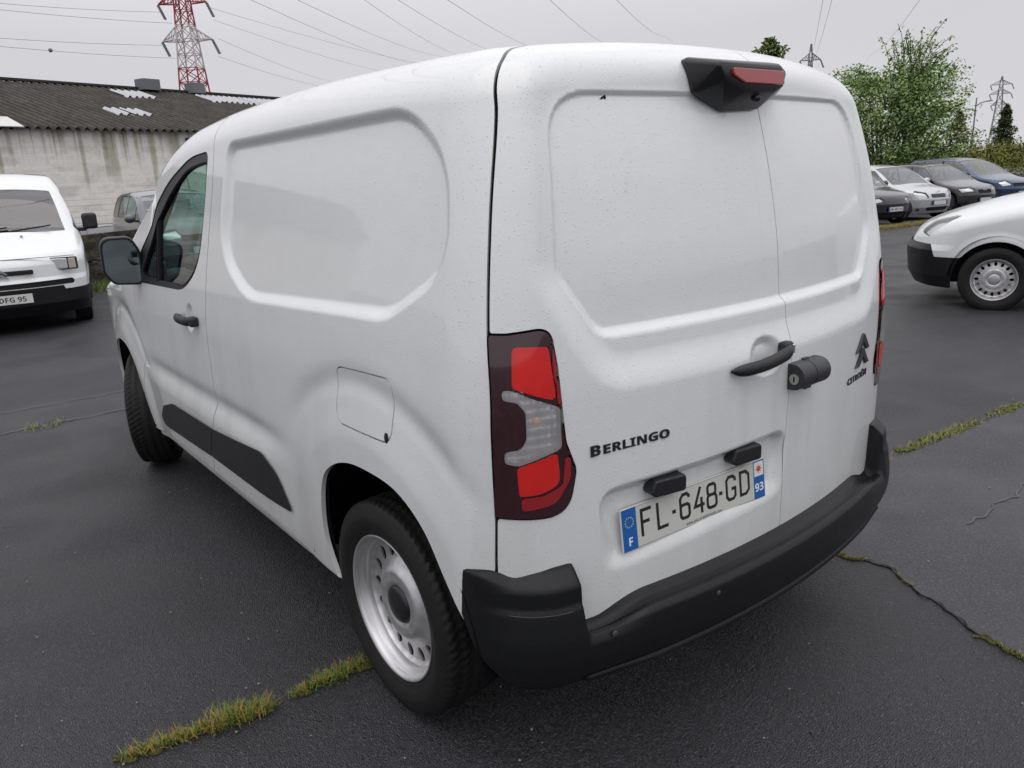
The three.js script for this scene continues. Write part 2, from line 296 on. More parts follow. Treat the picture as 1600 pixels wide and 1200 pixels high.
// ------------------------------------------------------------------ long low building with a corrugated roof
{
  const b = thing('warehouse', 'long warehouse with a stained pale block wall under a dark corrugated roof', 'building', [1.8, -0.42, -29.21], Math.atan2(0.342, 0.94));
  // local: +x along the wall to the right, +z towards the car park
  const n1 = noiseTile(9, 61), n2 = noiseTile(37, 63), n3 = noiseTile(120, 67);
  const L0 = -16, L1 = 46, H = 4.02;
  const wallTex = dataTex(1024, 512, (u, v) => {           // 16 m x 4 m: paint, drips from the eave, joints showing low down
    const x = u * 16, y = v * 4.05; let k = 0.985 + 0.06 * (n2(u * 2, v) - 0.5) + 0.05 * (n3(u * 2, v) - 0.5);
    const drip = sstep(0.50, 0.80, n2(u * 2.0, 0.13)) * sstep(0.0, 1.0, (y - 4.05 + 2.3 * (0.35 + n1(u * 4, 0.7))) / 1.2), fine = sstep(0.55, 0.9, n3(u * 2, 0.31)) * sstep(2.6, 4.05, y);
    k -= 0.20 * drip + 0.18 * fine + 0.07 * sstep(0.5, 0.8, n1(u * 2, v * 2));
    const row = y / 0.20, f = Math.abs(row - Math.round(row)), low = sstep(2.2, 1.2, y) * 0.10 + 0.012; if (f < 0.07) k -= low;
    const rust = Math.exp(-(((x - 6.6 - 0.12 * (3.4 - y)) / 0.03) ** 2)) * sstep(0.9, 1.6, y) * sstep(3.6, 2.8, y) * 0.3;
    k -= rust; k = clamp(k, 0.15, 1);
    return [k * 0.985, k * 0.975 - rust * 0.08, k * 0.95 - rust * 0.14 - 0.05 * drip];
  }, true);
  wallTex.repeat.set(1 / 16, 1 / 4.05);
  const wallBump = dataTex(1024, 512, (u, v) => { const y = v * 4.05 / 0.2, x = u * 16 / 0.45 + (Math.floor(y) % 2) * 0.5, f = Math.min(Math.abs(y - Math.round(y)) * 0.2, Math.abs(x - Math.round(x)) * 0.45); const q = 0.8 * sstep(0.0, 0.022, f) + 0.2 * n3(u * 2, v); return [q, q, q]; });
  wallBump.repeat.set(1 / 16, 1 / 4.05);
  const wall = new THREE.BoxGeometry(L1 - L0, H, 0.25); wall.translate((L0 + L1) / 2, H / 2, -0.125);
  { const p = wall.attributes.position, uv = wall.attributes.uv; for (let k = 0; k < p.count; k++) uv.setXY(k, p.getX(k), p.getY(k)); }
  mesh('wall', wall, std(0.92, 0.915, 0.90, 0.85, { map: wallTex, bumpMap: wallBump, bumpScale: 0.004 }), b);
  // corrugated roof: ridge parallel to the wall, each course of sheets a part
  const run = 8.2, rise = 2.55, pitch = 0.34, amp = 0.075, slopeL = Math.hypot(run, rise);
  const lichen = dataTex(512, 512, (u, v) => { const k = 0.92 + 0.22 * (n1(u * 2, v * 2) - 0.5) + 0.18 * (n2(u, v) - 0.5) + 0.2 * (n3(u, v) - 0.5); return [k * 0.62, k * 0.60, k * 0.56]; }, true);
  lichen.repeat.set(0.11, 0.11);
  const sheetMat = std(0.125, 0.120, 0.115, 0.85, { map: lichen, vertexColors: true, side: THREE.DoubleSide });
  const pale = std(0.46, 0.48, 0.50, 0.5, { side: THREE.DoubleSide });
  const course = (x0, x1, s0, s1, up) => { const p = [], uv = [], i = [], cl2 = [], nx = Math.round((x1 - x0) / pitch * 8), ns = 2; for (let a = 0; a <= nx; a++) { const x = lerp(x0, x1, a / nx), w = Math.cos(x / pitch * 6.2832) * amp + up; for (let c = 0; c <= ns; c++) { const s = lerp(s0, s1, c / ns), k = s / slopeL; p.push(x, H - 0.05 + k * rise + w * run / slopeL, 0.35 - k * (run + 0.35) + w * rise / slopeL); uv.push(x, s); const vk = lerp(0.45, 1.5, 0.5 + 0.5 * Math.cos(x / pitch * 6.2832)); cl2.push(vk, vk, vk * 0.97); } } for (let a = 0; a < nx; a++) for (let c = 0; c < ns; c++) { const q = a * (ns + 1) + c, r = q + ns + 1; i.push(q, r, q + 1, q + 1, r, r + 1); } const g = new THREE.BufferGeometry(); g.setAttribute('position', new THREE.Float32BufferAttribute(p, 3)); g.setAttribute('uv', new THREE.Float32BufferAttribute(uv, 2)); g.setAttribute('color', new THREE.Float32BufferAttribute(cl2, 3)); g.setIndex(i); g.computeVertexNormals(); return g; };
  const nC = 4, cl = slopeL / nC;
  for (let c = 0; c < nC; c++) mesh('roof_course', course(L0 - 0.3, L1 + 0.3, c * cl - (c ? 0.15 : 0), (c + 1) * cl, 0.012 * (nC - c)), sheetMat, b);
  const light = (x0, x1, s0, s1) => { for (let x = x0; x < x1 - 0.2; x += 0.9) { const o = mesh('roof_light', course(x, x + 0.86, s0 + 0.06 * Math.sin(x * 5), s1, 0.075), pale, b); } };
  light(8.5, 10.2, 6.4, 7.7); light(13.3, 28, 6.4, 7.9); light(5.5, 7.4, 2.5, 3.6);
  mesh('eave_sheet', boxG(4.2, 0.03, 1.0, -1.6, H + 0.20, 0.05, 0.38), std(0.62, 0.62, 0.60, 0.5), b);
  mesh('ridge_cap', boxG(L1 - L0, 0.10, 0.35, (L0 + L1) / 2, H + rise + 0.05, -run), sheetMat, b);
  for (const [x, w] of [[11.2, 0.9], [13.9, 0.7]]) mesh('roof_hood', boxG(w, 0.5, 0.7, x, H + rise + 0.20, -run + 0.3), std(0.14, 0.16, 0.17, 0.6), b);
  { const v = new THREE.Group(); v.name = 'vent_pipe'; b.add(v); v.position.set(2.6, H + rise - 0.1, -run + 0.6); mesh('pipe', new THREE.CylinderGeometry(0.07, 0.07, 1.1, 10).translate(0, 0.3, 0), std(0.3, 0.3, 0.3, 0.5), v); mesh('cowl', new THREE.CylinderGeometry(0.22, 0.22, 0.08, 12).translate(0, 0.86, 0), std(0.3, 0.3, 0.3, 0.5), v); }
  mesh('rear_slope', boxG(L1 - L0, 0.08, slopeL, (L0 + L1) / 2, H + rise / 2 - 0.08, -run * 1.5, -Math.atan2(rise, run)), sheetMat, b);
  mesh('end_wall', boxG(0.25, H, 16.4, L1 - 0.13, H / 2, -8.45), std(0.55, 0.55, 0.53, 0.85), b);
  mesh('wall_bracket', boxG(0.30, 0.14, 0.16, 7.1, 3.72, 0.08), M2dark(), b);
}
function M2dark() { return M.darkMetal ??= std(0.03, 0.03, 0.032, 0.6); }

// ------------------------------------------------------------------ low concrete barrier in front of the building
{
  const n1 = noiseTile(33, 71), n2 = noiseTile(90, 73);
  const t = dataTex(512, 256, (u, v) => { const k = 0.6 + 0.6 * (n1(u, v * 0.5) - 0.5) + 0.4 * (n2(u, v) - 0.5) - 0.25 * sstep(0.6, 1, v); return [k * 0.98, k * 0.93, k * 0.84]; }, true); t.repeat.set(0.25, 0.5);
  const w = thing('low_wall', 'low dark concrete wall with horizontal boards in front of the pale warehouse', 'wall', [0.2, -0.17, -12.95], Math.atan2(0.56, 0.83));
  const m = std(0.12, 0.115, 0.10, 0.9, { map: t });
  for (let k = 0; k < 4; k++) for (const [y, h] of [[0.23, 0.46], [0.71, 0.46]]) { const g = rboxG(2.55, h, 0.12, 0.012, -1.3 + k * 2.62, y + rr(-.006, .006), 0); { const p = g.attributes.position, uv = g.attributes.uv; for (let q = 0; q < p.count; q++) uv.setXY(q, p.getX(q) + k * 3.1, p.getY(q)); } mesh('concrete_panel', g, m, w); }
  for (let k = 0; k < 5; k++) mesh('concrete_post', rboxG(0.15, 1.02, 0.18, 0.012, -2.61 + k * 2.62, 0.50, 0), m, w);
  // grass along its foot
  const pos = [], col = [];
  for (let k = 0; k < 5000; k++) { const s = rr(-2.6, 8), d = 0.10 + 0.9 * rnd() * rnd(), c = Math.cos(w.rotation.y), sn = Math.sin(w.rotation.y), x = 0.2 + s * c + d * sn, z = -12.95 - s * sn + d * c, y = groundY(x, z), h = rr(.03, .16), a = rr(0, 6.28), q = rr(.3, 1) * h; pos.push(x - .008, y, z, x + .008, y, z, x + Math.cos(a) * q, y + h, z + Math.sin(a) * q); const g = [rr(.05, .12), rr(.09, .15), rr(.015, .03)]; for (let r = 0; r < 3; r++) col.push(...g); }
  const g = new THREE.BufferGeometry(); g.setAttribute('position', new THREE.Float32BufferAttribute(pos, 3)); g.setAttribute('color', new THREE.Float32BufferAttribute(col, 3)); g.setAttribute('normal', new THREE.Float32BufferAttribute(pos.map((_, i) => i % 3 === 1 ? 1 : 0), 3)); g.setAttribute('uv', new THREE.Float32BufferAttribute(new Float32Array(pos.length / 3 * 2), 2));
  const o = mesh('verge_grass', g, std(1, 1, 1, 0.9, { vertexColors: true, side: THREE.DoubleSide })); tag(o, 'rough green grass along the foot of the low concrete wall', 'grass'); o.userData.kind = 'stuff';
}

// ------------------------------------------------------------------ pylons, their lines, street lamp
function pylon(name, label, [x, y, z], turn, H, base, arms, cols, topW, group) {
  const t = thing(name, label, 'pylon', [x, y, z], turn, group);
  const wid = (h) => lerp(base, topW, Math.min(1, h / (H * 0.9)) ** 0.75), hb = H * 0.0042;
  const secs = cols.length, per = 3;
  for (let s = 0; s < secs; s++) {
    const gs = [];
    for (let k = 0; k < per; k++) {
      const h0 = H * (s + k / per) / secs, h1 = H * (s + (k + 1) / per) / secs, a = wid(h0) / 2, b = (h1 > H * 0.94 ? wid(h1) * 0.35 : wid(h1)) / 2;
      const c0 = [[-a, -a], [a, -a], [a, a], [-a, a]], c1 = [[-b, -b], [b, -b], [b, b], [-b, b]];
      for (let q = 0; q < 4; q++) { const r = (q + 1) % 4; gs.push(bar([c0[q][0], h0, c0[q][1]], [c1[q][0], h1, c1[q][1]], hb, 4), bar([c0[q][0], h0, c0[q][1]], [c1[r][0], h1, c1[r][1]], hb * .55, 4), bar([c0[r][0], h0, c0[r][1]], [c1[q][0], h1, c1[q][1]], hb * .55, 4), bar([c1[q][0], h1, c1[q][1]], [c1[r][0], h1, c1[r][1]], hb * .5, 4)); }
    }
    const o = mesh('lattice_section', merged(gs), cols[s], t);
  }
  for (const [h, w] of arms) {
    const col = cols[Math.min(secs - 1, Math.floor(h / H * secs))];
    for (const s of [-1, 1]) {
      const a = wid(h) / 2, gs = [];
      for (const d of [-1, 1]) { gs.push(bar([s * a, h, d * a], [s * w, h, 0], hb * .8, 4), bar([s * a, h + H * .055, d * a], [s * w, h, 0], hb * .7, 4)); for (let k = 1; k < 5; k++) { const u = k / 5, v = (k - 1) / 5; gs.push(bar([lerp(s * a, s * w, v), h + H * .055 * (1 - v), d * a * (1 - v)], [lerp(s * a, s * w, u), h, d * a * (1 - u)], hb * .45, 4)); } }
      mesh('cross_arm', merged(gs), col, t);
      const ins = []; for (let k = 0; k < 9; k++) { const g = new THREE.CylinderGeometry(hb * 1.6, hb * 1.9, H * .006, 8); g.translate(s * w + s * 0 + (k / 9) * H * 0.028, h - H * .006 - k * H * .0075, 0); ins.push(g); }
      mesh('insulator', merged(ins), M.insul ??= std(0.10, 0.13, 0.12, 0.4), t);
    }
  }
  return t;
}
{
  const red = std(0.34, 0.035, 0.045, 0.6), white = std(0.55, 0.50, 0.50, 0.6), grey = std(0.22, 0.23, 0.24, 0.6);
  pylon('lattice_pylon', 'red and white lattice pylon rising behind the warehouse roof', [72.9, -0.45, -229.5], -0.72, 55, 10.5, [[40.2, 7.0], [49.5, 6.7]], [red, white, red, white, red], 3.2, null);
  pylon('lattice_pylon', 'small grey pylon on the right horizon beyond the street lamp', [461, -0.45, -167], -1.1, 38, 7, [[24, 3.6], [29.5, 4.8], [34.0, 4.8]], [grey, grey, grey], 1.4, null);
  pylon('lattice_pylon', 'tip of a grey pylon just above the van roof', [275.6, -0.45, -164.4], -0.9, 42.0, 6, [[28, 3.5], [36.5, 3.6]], [grey, grey, grey], 1.0, null);
  const lines = [[[18.9, 38.4, -193.1], [69.6, 47.6, -235.7]], [[18.7, 37.4, -192.9], [70.7, 44.6, -233.8]], [[17.5, 31.8, -191.9], [68.3, 38.8, -233.6]], [[17.2, 30.4, -191.6], [69.5, 35.3, -231.4]], [[79.7, 45, -226.8], [228.4, 57, -391.5]], [[79.8, 40, -225], [205.4, 52.8, -408.1]], [[78.8, 35.3, -224.1], [204.7, 49.5, -407.4]], [[78.9, 48.6, -228.7], [245.6, 60.2, -379]],
    [[35.9, 23, -95], [174.8, 42.9, -270.1]], [[40, 22.9, -91.7], [181.4, 46, -266]], [[46, 23.2, -87.1], [187.3, 46.1, -261.4]], [[49.4, 22.5, -84.2], [201, 45.6, -250.4]], [[54.6, 21.7, -79.9], [213.1, 46.7, -241.3]], [[63.9, 21.4, -72.4], [234.8, 46.7, -224.2]], [[70.1, 21, -67.4], [251.2, 49.7, -212.4]], [[89.6, 20, -51.7], [293.7, 39.2, -175.2]], [[90.5, 20.1, -51], [294.7, 39.2, -174.4]], [[99.2, 20.1, -44.1], [313.3, 40.1, -160.1]]];
  const nth = ['first', 'second', 'third', 'fourth', 'fifth', 'sixth', 'seventh'];
  const LINE = [...['topmost', 'second from the top', 'third from the top', 'lowest'].map((w) => 'power line left of the red pylon, ' + w + ' of four'),
    'power line leaving the upper right insulator of the red pylon', 'power line leaving the lower right insulator of the red pylon', 'lowest power line right of the red pylon', 'power line leaving the tip of the upper right pylon arm',
    ...nth.map((w) => w + ' from the left of the power lines slanting to the van roof'), 'left one of the close line pair above the small pylon tip', 'right one of the close line pair above the small pylon tip', 'power line slanting down behind the large bush tree'];
  const wire = std(0.16, 0.16, 0.17, 0.6);
  lines.forEach(([a, b], k) => {
    const A = new THREE.Vector3(...a), B = new THREE.Vector3(...b), pts = [], t0 = k < 4 ? -2.2 : k < 8 ? 0 : -0.7, t1 = k < 4 ? 1 : k < 8 ? 2.2 : 2.4;
    for (let i = 0; i <= 26; i++) { const t = lerp(t0, t1, i / 26), v = A.clone().addScaledVector(B.clone().sub(A), t); if (t > 0 && t < 1) v.y -= (k < 8 ? 1.1 : 1.3) * 4 * t * (1 - t) * (k < 4 ? 0.35 : 1); pts.push(v); }
    const g = new THREE.TubeGeometry(new THREE.CatmullRomCurve3(pts), 60, k < 8 ? 0.042 : 0.026, 5);
    const o = mesh(numbered('power_line'), g, wire); tag(o, LINE[k], 'power line', k < 4 ? 'power lines left of the red pylon' : k < 8 ? 'power lines right of the red pylon' : k < 15 ? 'power lines above the van roof' : 'power lines near the tall bush');
  });
  tag(mesh(numbered('marker_ball'), new THREE.SphereGeometry(0.45, 16, 12).translate(34.9, 31.9, -205.6), std(0.16, 0.17, 0.18, 0.5)), 'dark round marker ball on a power line left of the red pylon', 'marker ball');
  const l = thing('street_lamp', 'tall grey street lamp with a bent arm behind the parked cars', 'street lamp', [106.2, -0.45, -40.2], 0.95);
  const gm = std(0.20, 0.21, 0.22, 0.5);
  mesh('post', new THREE.CylinderGeometry(0.07, 0.13, 8.2, 10).translate(0, 4.1, 0), gm, l);
  mesh('arm', new THREE.TubeGeometry(new THREE.CatmullRomCurve3([[0, 7.2, 0], [-0.9, 7.5, 0], [-2.2, 7.65, 0]].map((p) => new THREE.Vector3(...p))), 12, 0.06, 6), gm, l);
  mesh('lamp_head', rboxG(0.9, 0.14, 0.30, 0.06, -2.5, 7.62, 0), gm, l);
}

// ------------------------------------------------------------------ trees and shrubs
const leafMat = (r, g, b) => std(r, g, b, 0.75, { vertexColors: true, side: THREE.DoubleSide, transmission: 0.55, thickness: 0, specularIntensity: 0.5 });
function leafMesh(name, list, mat, parent) {     // list of [x, y, z, size, tint]
  const pos = [], nor = [], col = [];
  for (const [x, y, z, s, k, warm = 0] of list) {
    const a = rr(0, 6.283), b = rr(-0.9, 0.9), d = new THREE.Vector3(Math.cos(a) * Math.cos(b), Math.sin(b) - 0.3, Math.sin(a) * Math.cos(b)).normalize(), e = new THREE.Vector3(rr(-1, 1), rr(-1, 1), rr(-1, 1)).cross(d).normalize(), n = d.clone().cross(e); if (n.y < 0) n.negate();
    const P = (u, v) => [x + d.x * u + e.x * v, y + d.y * u + e.y * v, z + d.z * u + e.z * v];
    const q = [P(0, 0), P(s * .5, s * .26), P(s, 0), P(s * .5, -s * .26)];
    for (const t of [[0, 1, 2], [0, 2, 3]]) for (const c of t) { pos.push(...q[c]); nor.push(n.x, n.y, n.z); col.push(k * (1 + warm), k, k * (1 - warm * .3)); }
  }
  const g = new THREE.BufferGeometry(); g.setAttribute('position', new THREE.Float32BufferAttribute(pos, 3)); g.setAttribute('normal', new THREE.Float32BufferAttribute(nor, 3)); g.setAttribute('color', new THREE.Float32BufferAttribute(col, 3)); g.setAttribute('uv', new THREE.Float32BufferAttribute(new Float32Array(pos.length / 3 * 2), 2));
  return mesh(name, g, mat, parent);
}
{
  const bark = std(0.06, 0.05, 0.04, 0.9);
  // the big loose bush: many stems, arching leafy shoots
  const t = thing('bush_tree', 'large loose green bush tree behind the parked cars on the right', 'tree', [32.6, -0.42, -15.0]);
  const leaves = [], wood = [];
  const R = new THREE.Vector3(0.424, 0, 0.906);      // across
  for (let k = 0; k < 470; k++) {
    const a = rr(0, 6.283), q = Math.sqrt(rnd()), h = rr(0.9, 5.7), tall = rnd() < 0.13;
    const env = (yy) => 3.1 * Math.pow(Math.max(0.02, 1 - Math.max(0, (yy - 2.4) / 4.6) ** 2.0), 0.6) * sstep(-0.5, 0.9, yy);
    const y1 = tall ? rr(5.6, 6.9) : h, r1 = tall ? rr(0, 1.7) : env(y1) * lerp(0.35, 1.08, q), off = tall ? rr(0.1, 1.7) : 0;
    const A = new THREE.Vector3(Math.cos(a) * r1 * .25, Math.max(0.3, y1 - rr(1.2, 2.4)), Math.sin(a) * r1 * .25), T = new THREE.Vector3(Math.cos(a) * r1, y1 + (tall ? 0.3 : 0), Math.sin(a) * r1);
    if (tall) { A.set(off * R.x * .5, 3.6, off * R.z * .5); T.set(off * R.x + Math.cos(a) * .5, y1 + 0.35, off * R.z + Math.sin(a) * .5); }
    const m = A.clone().lerp(T, 0.6); m.y += rr(0.3, 0.7); const cv = new THREE.QuadraticBezierCurve3(A, m, T.clone().add(new THREE.Vector3(Math.cos(a) * .45, -rr(0.05, 0.5), Math.sin(a) * .45)));
    if (k % 4 === 0 || tall) wood.push(new THREE.TubeGeometry(cv, 8, tall ? 0.012 : 0.018, 4));
    const n = tall ? 34 : rr(62, 105) | 0, shade = rr(0.65, 1.25), warm = rr(-0.1, 0.18);
    for (let i = 0; i < n; i++) { const c = cv.getPoint(lerp(0.25, 1, rnd())), sp = tall ? .10 : .26; leaves.push([c.x + rr(-sp, sp), c.y + rr(-sp, sp) * .8, c.z + rr(-sp, sp), rr(.09, .17), shade * rr(.75, 1.25), warm]); }
  }
  for (let k = 0; k < 14; k++) { const a = rr(0, 6.28); wood.push(bar([Math.cos(a) * .3, 0, Math.sin(a) * .3], [Math.cos(a) * rr(.6, 1.6), rr(2, 4.4), Math.sin(a) * rr(.6, 1.6)], 0.07, 6, 0.02)); }
  mesh('trunk', merged(wood), bark, t); leafMesh('crown', leaves, leafMat(0.42, 0.60, 0.24), t);
  const conic = (name, label, p, H, rad, n, size, mat, skew = 1, y0 = 0.15) => { const o = thing(name, label, 'tree', p); const l = []; for (let k = 0; k < n; k++) { const u = Math.pow(rnd(), 0.8), y = lerp(y0, 1, u) * H, r = rad * Math.pow(1 - u, skew) * (0.75 + 0.35 * Math.sin(y * 7 + 3) * Math.sin(y * 2.3)) * Math.sqrt(rnd()), a = rr(0, 6.283); l.push([Math.cos(a) * r, y + rr(-.1, .1), Math.sin(a) * r, size * rr(.6, 1.3), rr(.6, 1.3), rr(0, .3)]); } mesh('trunk', bar([0, 0, 0], [0, H * .85, 0], rad * .06, 6, rad * .015), bark, o); leafMesh('crown', l, mat, o); return o; };
  conic('slender_tree', 'tip of a leafy tree showing just over the van roof', [36.1, -0.42, -23.3], 8.0, 1.9, 4200, 0.24, leafMat(0.22, 0.33, 0.11), 0.38, 0.3);
  conic('small_tree', 'thin small tree left of the street lamp behind the hedge', [65.5, -0.42, -25.5], 4.9, 1.9, 1500, 0.22, leafMat(0.19, 0.19, 0.09), 0.7, 0.2);
  conic('conifer_tree', 'dark pointed tree right of the street lamp behind the hedge', [68.6, -0.42, -23.3], 5.2, 1.75, 5200, 0.20, leafMat(0.15, 0.22, 0.10), 0.75, 0.1);
  conic('small_tree', 'sparse twiggy tree at the right edge of the photo behind the hedge', [74, -0.42, -21.2], 4.4, 0.9, 500, 0.18, leafMat(0.11, 0.12, 0.05), 0.6, 0.2);
  // hedge bank behind the cars
  const hl = []; for (let k = 0; k < 26000; k++) { const s = rnd(), x = lerp(30, 82, s), z = lerp(-17.5, -21.5, s) + rr(-1.6, 1.6), top = 1.75 + 0.45 * Math.sin(x * .7) * Math.sin(x * .23 + 1) + 0.02 * (x - 40) + 0.25 * Math.sin(x * 2.9); hl.push([x, -0.45 + top * Math.pow(rnd(), 0.55), z, rr(.10, .22), rr(.6, 1.35) * (0.8 + 0.3 * Math.sin(x * 1.3)), rr(0, .45)]); }
  const h = leafMesh('hedge', hl, leafMat(0.30, 0.40, 0.10)); tag(h, 'rough green hedge bank running behind the row of parked cars', 'hedge'); h.userData.kind = 'stuff';
  // dry grass strip by the parked cars
  const pos = [], col = []; for (let k = 0; k < 14000; k++) { const s = rnd(), x = lerp(15.5, 24, s) + rr(-.1, .1), z = lerp(-7.35, -6.75, s) + rr(-.25, .25), y = groundY(x, z), hh = rr(.02, .09), a = rr(0, 6.28); pos.push(x - .012, y, z, x + .012, y, z, x + Math.cos(a) * hh, y + hh, z + Math.sin(a) * hh); const c = rnd() < .6 ? [rr(.26, .40), rr(.20, .29), .07] : [.08, .12, .03]; for (let r = 0; r < 3; r++) col.push(...c); }
  const g = new THREE.BufferGeometry(); g.setAttribute('position', new THREE.Float32BufferAttribute(pos, 3)); g.setAttribute('color', new THREE.Float32BufferAttribute(col, 3)); g.setAttribute('normal', new THREE.Float32BufferAttribute(pos.map((_, i) => i % 3 === 1 ? 1 : 0), 3)); g.setAttribute('uv', new THREE.Float32BufferAttribute(new Float32Array(pos.length / 3 * 2), 2));
  const o = mesh('dry_grass', g, std(1, 1, 1, 0.9, { vertexColors: true, side: THREE.DoubleSide })); tag(o, 'strip of dry yellowish grass in front of the parked cars', 'grass'); o.userData.kind = 'stuff';
}

// ------------------------------------------------------------------ the white van in front: body as an implicit surface (rear axle at z = 0, nose towards -z)
const V = {};
{
  const wy = smooth([[0.2, 0.87], [0.32, 0.893], [0.5, 0.905], [0.75, 0.912], [0.95, 0.910], [1.1, 0.899], [1.3, 0.872], [1.5, 0.836], [1.65, 0.803], [1.8, 0.766]]);
  const wzf = smooth([[-3.7, -0.17], [-3.3, -0.070], [-2.9, -0.028], [-2.3, -0.002], [-1.5, 0], [0, 0], [0.3, -0.006], [0.6, -0.022]]);
  const z0 = smooth([[0.4, 0.655], [0.8, 0.655], [1.0, 0.652], [1.2, 0.634], [1.45, 0.592], [1.65, 0.540], [1.8, 0.485]]);
  const hz = smooth([[-3.75, 0.80], [-3.62, 0.90], [-3.35, 1.02], [-3.0, 1.105], [-2.72, 1.165], [-2.6, 1.23], [-2.2, 1.50], [-1.95, 1.655], [-1.75, 1.735], [-1.5, 1.785], [-1.0, 1.818], [-0.4, 1.831], [0.1, 1.824], [0.5, 1.809]]);
  V.hz = hz;
  V.side = roundPoly([[-1.03, 1.658, .07], [0.17, 1.676, .30], [0.352, 1.555, .22], [0.39, 1.31, .24], [0.14, 1.180, .26], [-0.80, 1.140, .36], [-1.045, 1.27, .30]], 12);
  const sideSd = sdPoly(V.side, 0.1);
  const win = sdPoly(roundPoly([[-0.625, 1.682, .13], [0.625, 1.682, .13], [0.68, 1.30, .08], [0.585, 1.148, .07], [-0.585, 1.148, .07], [-0.68, 1.30, .08]]), 0.15);
  const winOut = sdPoly(roundPoly([[-0.68, 1.75, .17], [0.68, 1.75, .17], [0.745, 1.30, .14], [0.60, 1.035, .14], [-0.60, 1.035, .14], [-0.745, 1.30, .14]]), 0.15);
  const plate = sdPoly(roundPoly([[-0.625, 0.795, .06], [0.05, 0.806, .06], [0.045, 0.605, .07], [-0.62, 0.565, .07]]), 0.1);
  V.plate = plate;
  V.fuelC = [0, 0.33];
  V.F0 = (x, y, z) => {
    const ax = Math.abs(x);
    const fs = ax - wy(y) - wzf(z) + 0.03 * sstep(-1.85, -2.1, z) * sstep(1.15, 1.45, y);
    const fr = z - z0(y) - 0.010 + 0.085 * (ax / 0.7) ** 2;
    const dh = (hz(z + 0.02) - hz(z - 0.02)) / 0.04, h = hz(z) - 0.045 * (ax / 0.75) ** 2.4;
    const ft = (y - h) / Math.sqrt(1 + dh * dh);
    const ff = -z - 3.66 + 0.20 * (ax / 0.8) ** 2 + 0.10 * Math.max(0, y - 0.6);
    let f = filletMax(fs, fr, 0.13);
    f = filletMax(f, ff, 0.16);
    return filletMax(f, ft, z > -1.9 ? 0.10 : lerp(0.10, 0.05, sstep(-1.9, -2.6, z)));
  };
  V.F = (x, y, z) => {
    let f = V.F0(x, y, z);
    if (f > 0.12 || f < -0.14) return f;
    if (x < 0 && z < 0.5) {                       // left flank pressings
      if (z > -1.3 && y > 1.0) {
        const s = sideSd(z, y);
        if (s < 0.02) { const t = clamp((0.006 - s) / 0.038); f += 0.021 * t * t * (3 - 2 * t); }
      }
      const d = Math.hypot(z, y - 0.33);
      if (d < 0.9 && y > 0.3) {                    // soft crease above the rear arch, flared lip below
        const a = sstep(-0.6, -0.35, z) * sstep(0.55, 0.36, z);
        f += a * (0.010 * Math.exp(-(((d - 0.665) / 0.040) ** 2)) - 0.012 * sstep(0.62, 0.50, d));
      }
      if (z < -0.2 && z > -2.4) {                   // crease above the black cladding
        const a = sstep(-0.45, -0.85, z) * sstep(-2.35, -2.0, z), yc = 0.69;
        f += a * (0.010 * Math.exp(-(((y - yc) / 0.035) ** 2)) - 0.012 * sstep(yc - 0.02, yc - 0.1, y) * sstep(0.28, 0.36, y));
      }
      if (z < -1.2 && z > -1.75 && y > 0.9 && y < 1.1) {     // cup behind the front door handle
        const q = Math.hypot((z + 1.43) / 0.055, (y - 1.005) / 0.062); if (q < 1) f += 0.016 * (1 - sstep(0.45, 1, q));
      }
      { const q = Math.hypot(z + 2.785, y - 0.33); f -= 0.012 * sstep(0.56, 0.42, q); }
      if (z < -0.1 && z > -2.6) f += 0.014 * sstep(0.318, 0.306, y);
      if (z < -2.2 && z > -3.1 && y > 0.66) { const q = Math.hypot(z + 2.72, y - 0.42); f += 0.008 * Math.exp(-(((q - 0.50) / 0.035) ** 2)); }
    }
    if (z > 0.3) {                                 // back doors
      const o = winOut(x, y);
      if (o < 0.06) f += 0.020 * sstep(0.02, -0.075, o);
      const s = win(x, y);
      if (s < 0.02) { const t = clamp((0.006 - s) / lerp(0.017, 0.024, sstep(1.5, 1.2, y))); f += lerp(0.011, 0.018, sstep(1.35, 1.15, y)) * t * t * (3 - 2 * t); }
      const p = plate(x, y);
      if (p < 0.03) f += sstep(0.0, -lerp(0.034, 0.060, sstep(0.74, 0.64, y)), p) * 0.030 * lerp(0.6, 1, sstep(0.60, 0.72, y));
      const q = Math.hypot((x + 0.055) / 0.078, (y - 1.022) / 0.056); if (q < 1) f += 0.022 * (1 - sstep(0.45, 1, q));
    }
    return f;
  };
  // ring of rays round a core rectangle
  const X = 0.6, Z0 = -3.3, Z1 = 0.33;
  const steps = (a, b, d) => { const n = Math.max(1, Math.round(Math.abs(b - a) / d)); return Array.from({ length: n }, (_, k) => a + (b - a) * k / n); };
  const makeRing = (c) => {
  const ring = [];
  for (const z of [...steps(Z0, -2.45, 0.03), ...steps(-2.45, Z1, 0.0075 * c)]) ring.push([-X, z, -1, 0]);
  for (const t of steps(0, 1, c / 52)) { const a = t * Math.PI / 2; ring.push([-X, Z1, -Math.cos(a), Math.sin(a)]); }
  for (const x of steps(-X, X, 0.0075 * c)) ring.push([x, Z1, 0, 1]);
  for (const t of steps(0, 1, 1 / 30)) { const a = t * Math.PI / 2; ring.push([X, Z1, Math.sin(a), Math.cos(a)]); }
  for (const z of steps(Z1, Z0, 0.05)) ring.push([X, z, 1, 0]);
  for (const t of steps(0, 1, 1 / 12)) { const a = t * Math.PI / 2; ring.push([X, Z0, Math.cos(a), -Math.sin(a)]); }
  for (const x of steps(X, -X, 0.06)) ring.push([x, Z0, 0, -1]);
  for (const t of steps(0, 1, 1 / 12)) { const a = t * Math.PI / 2; ring.push([-X, Z0, -Math.sin(a), -Math.cos(a)]); }
  ring.push(ring[0]);
  return ring;
  };
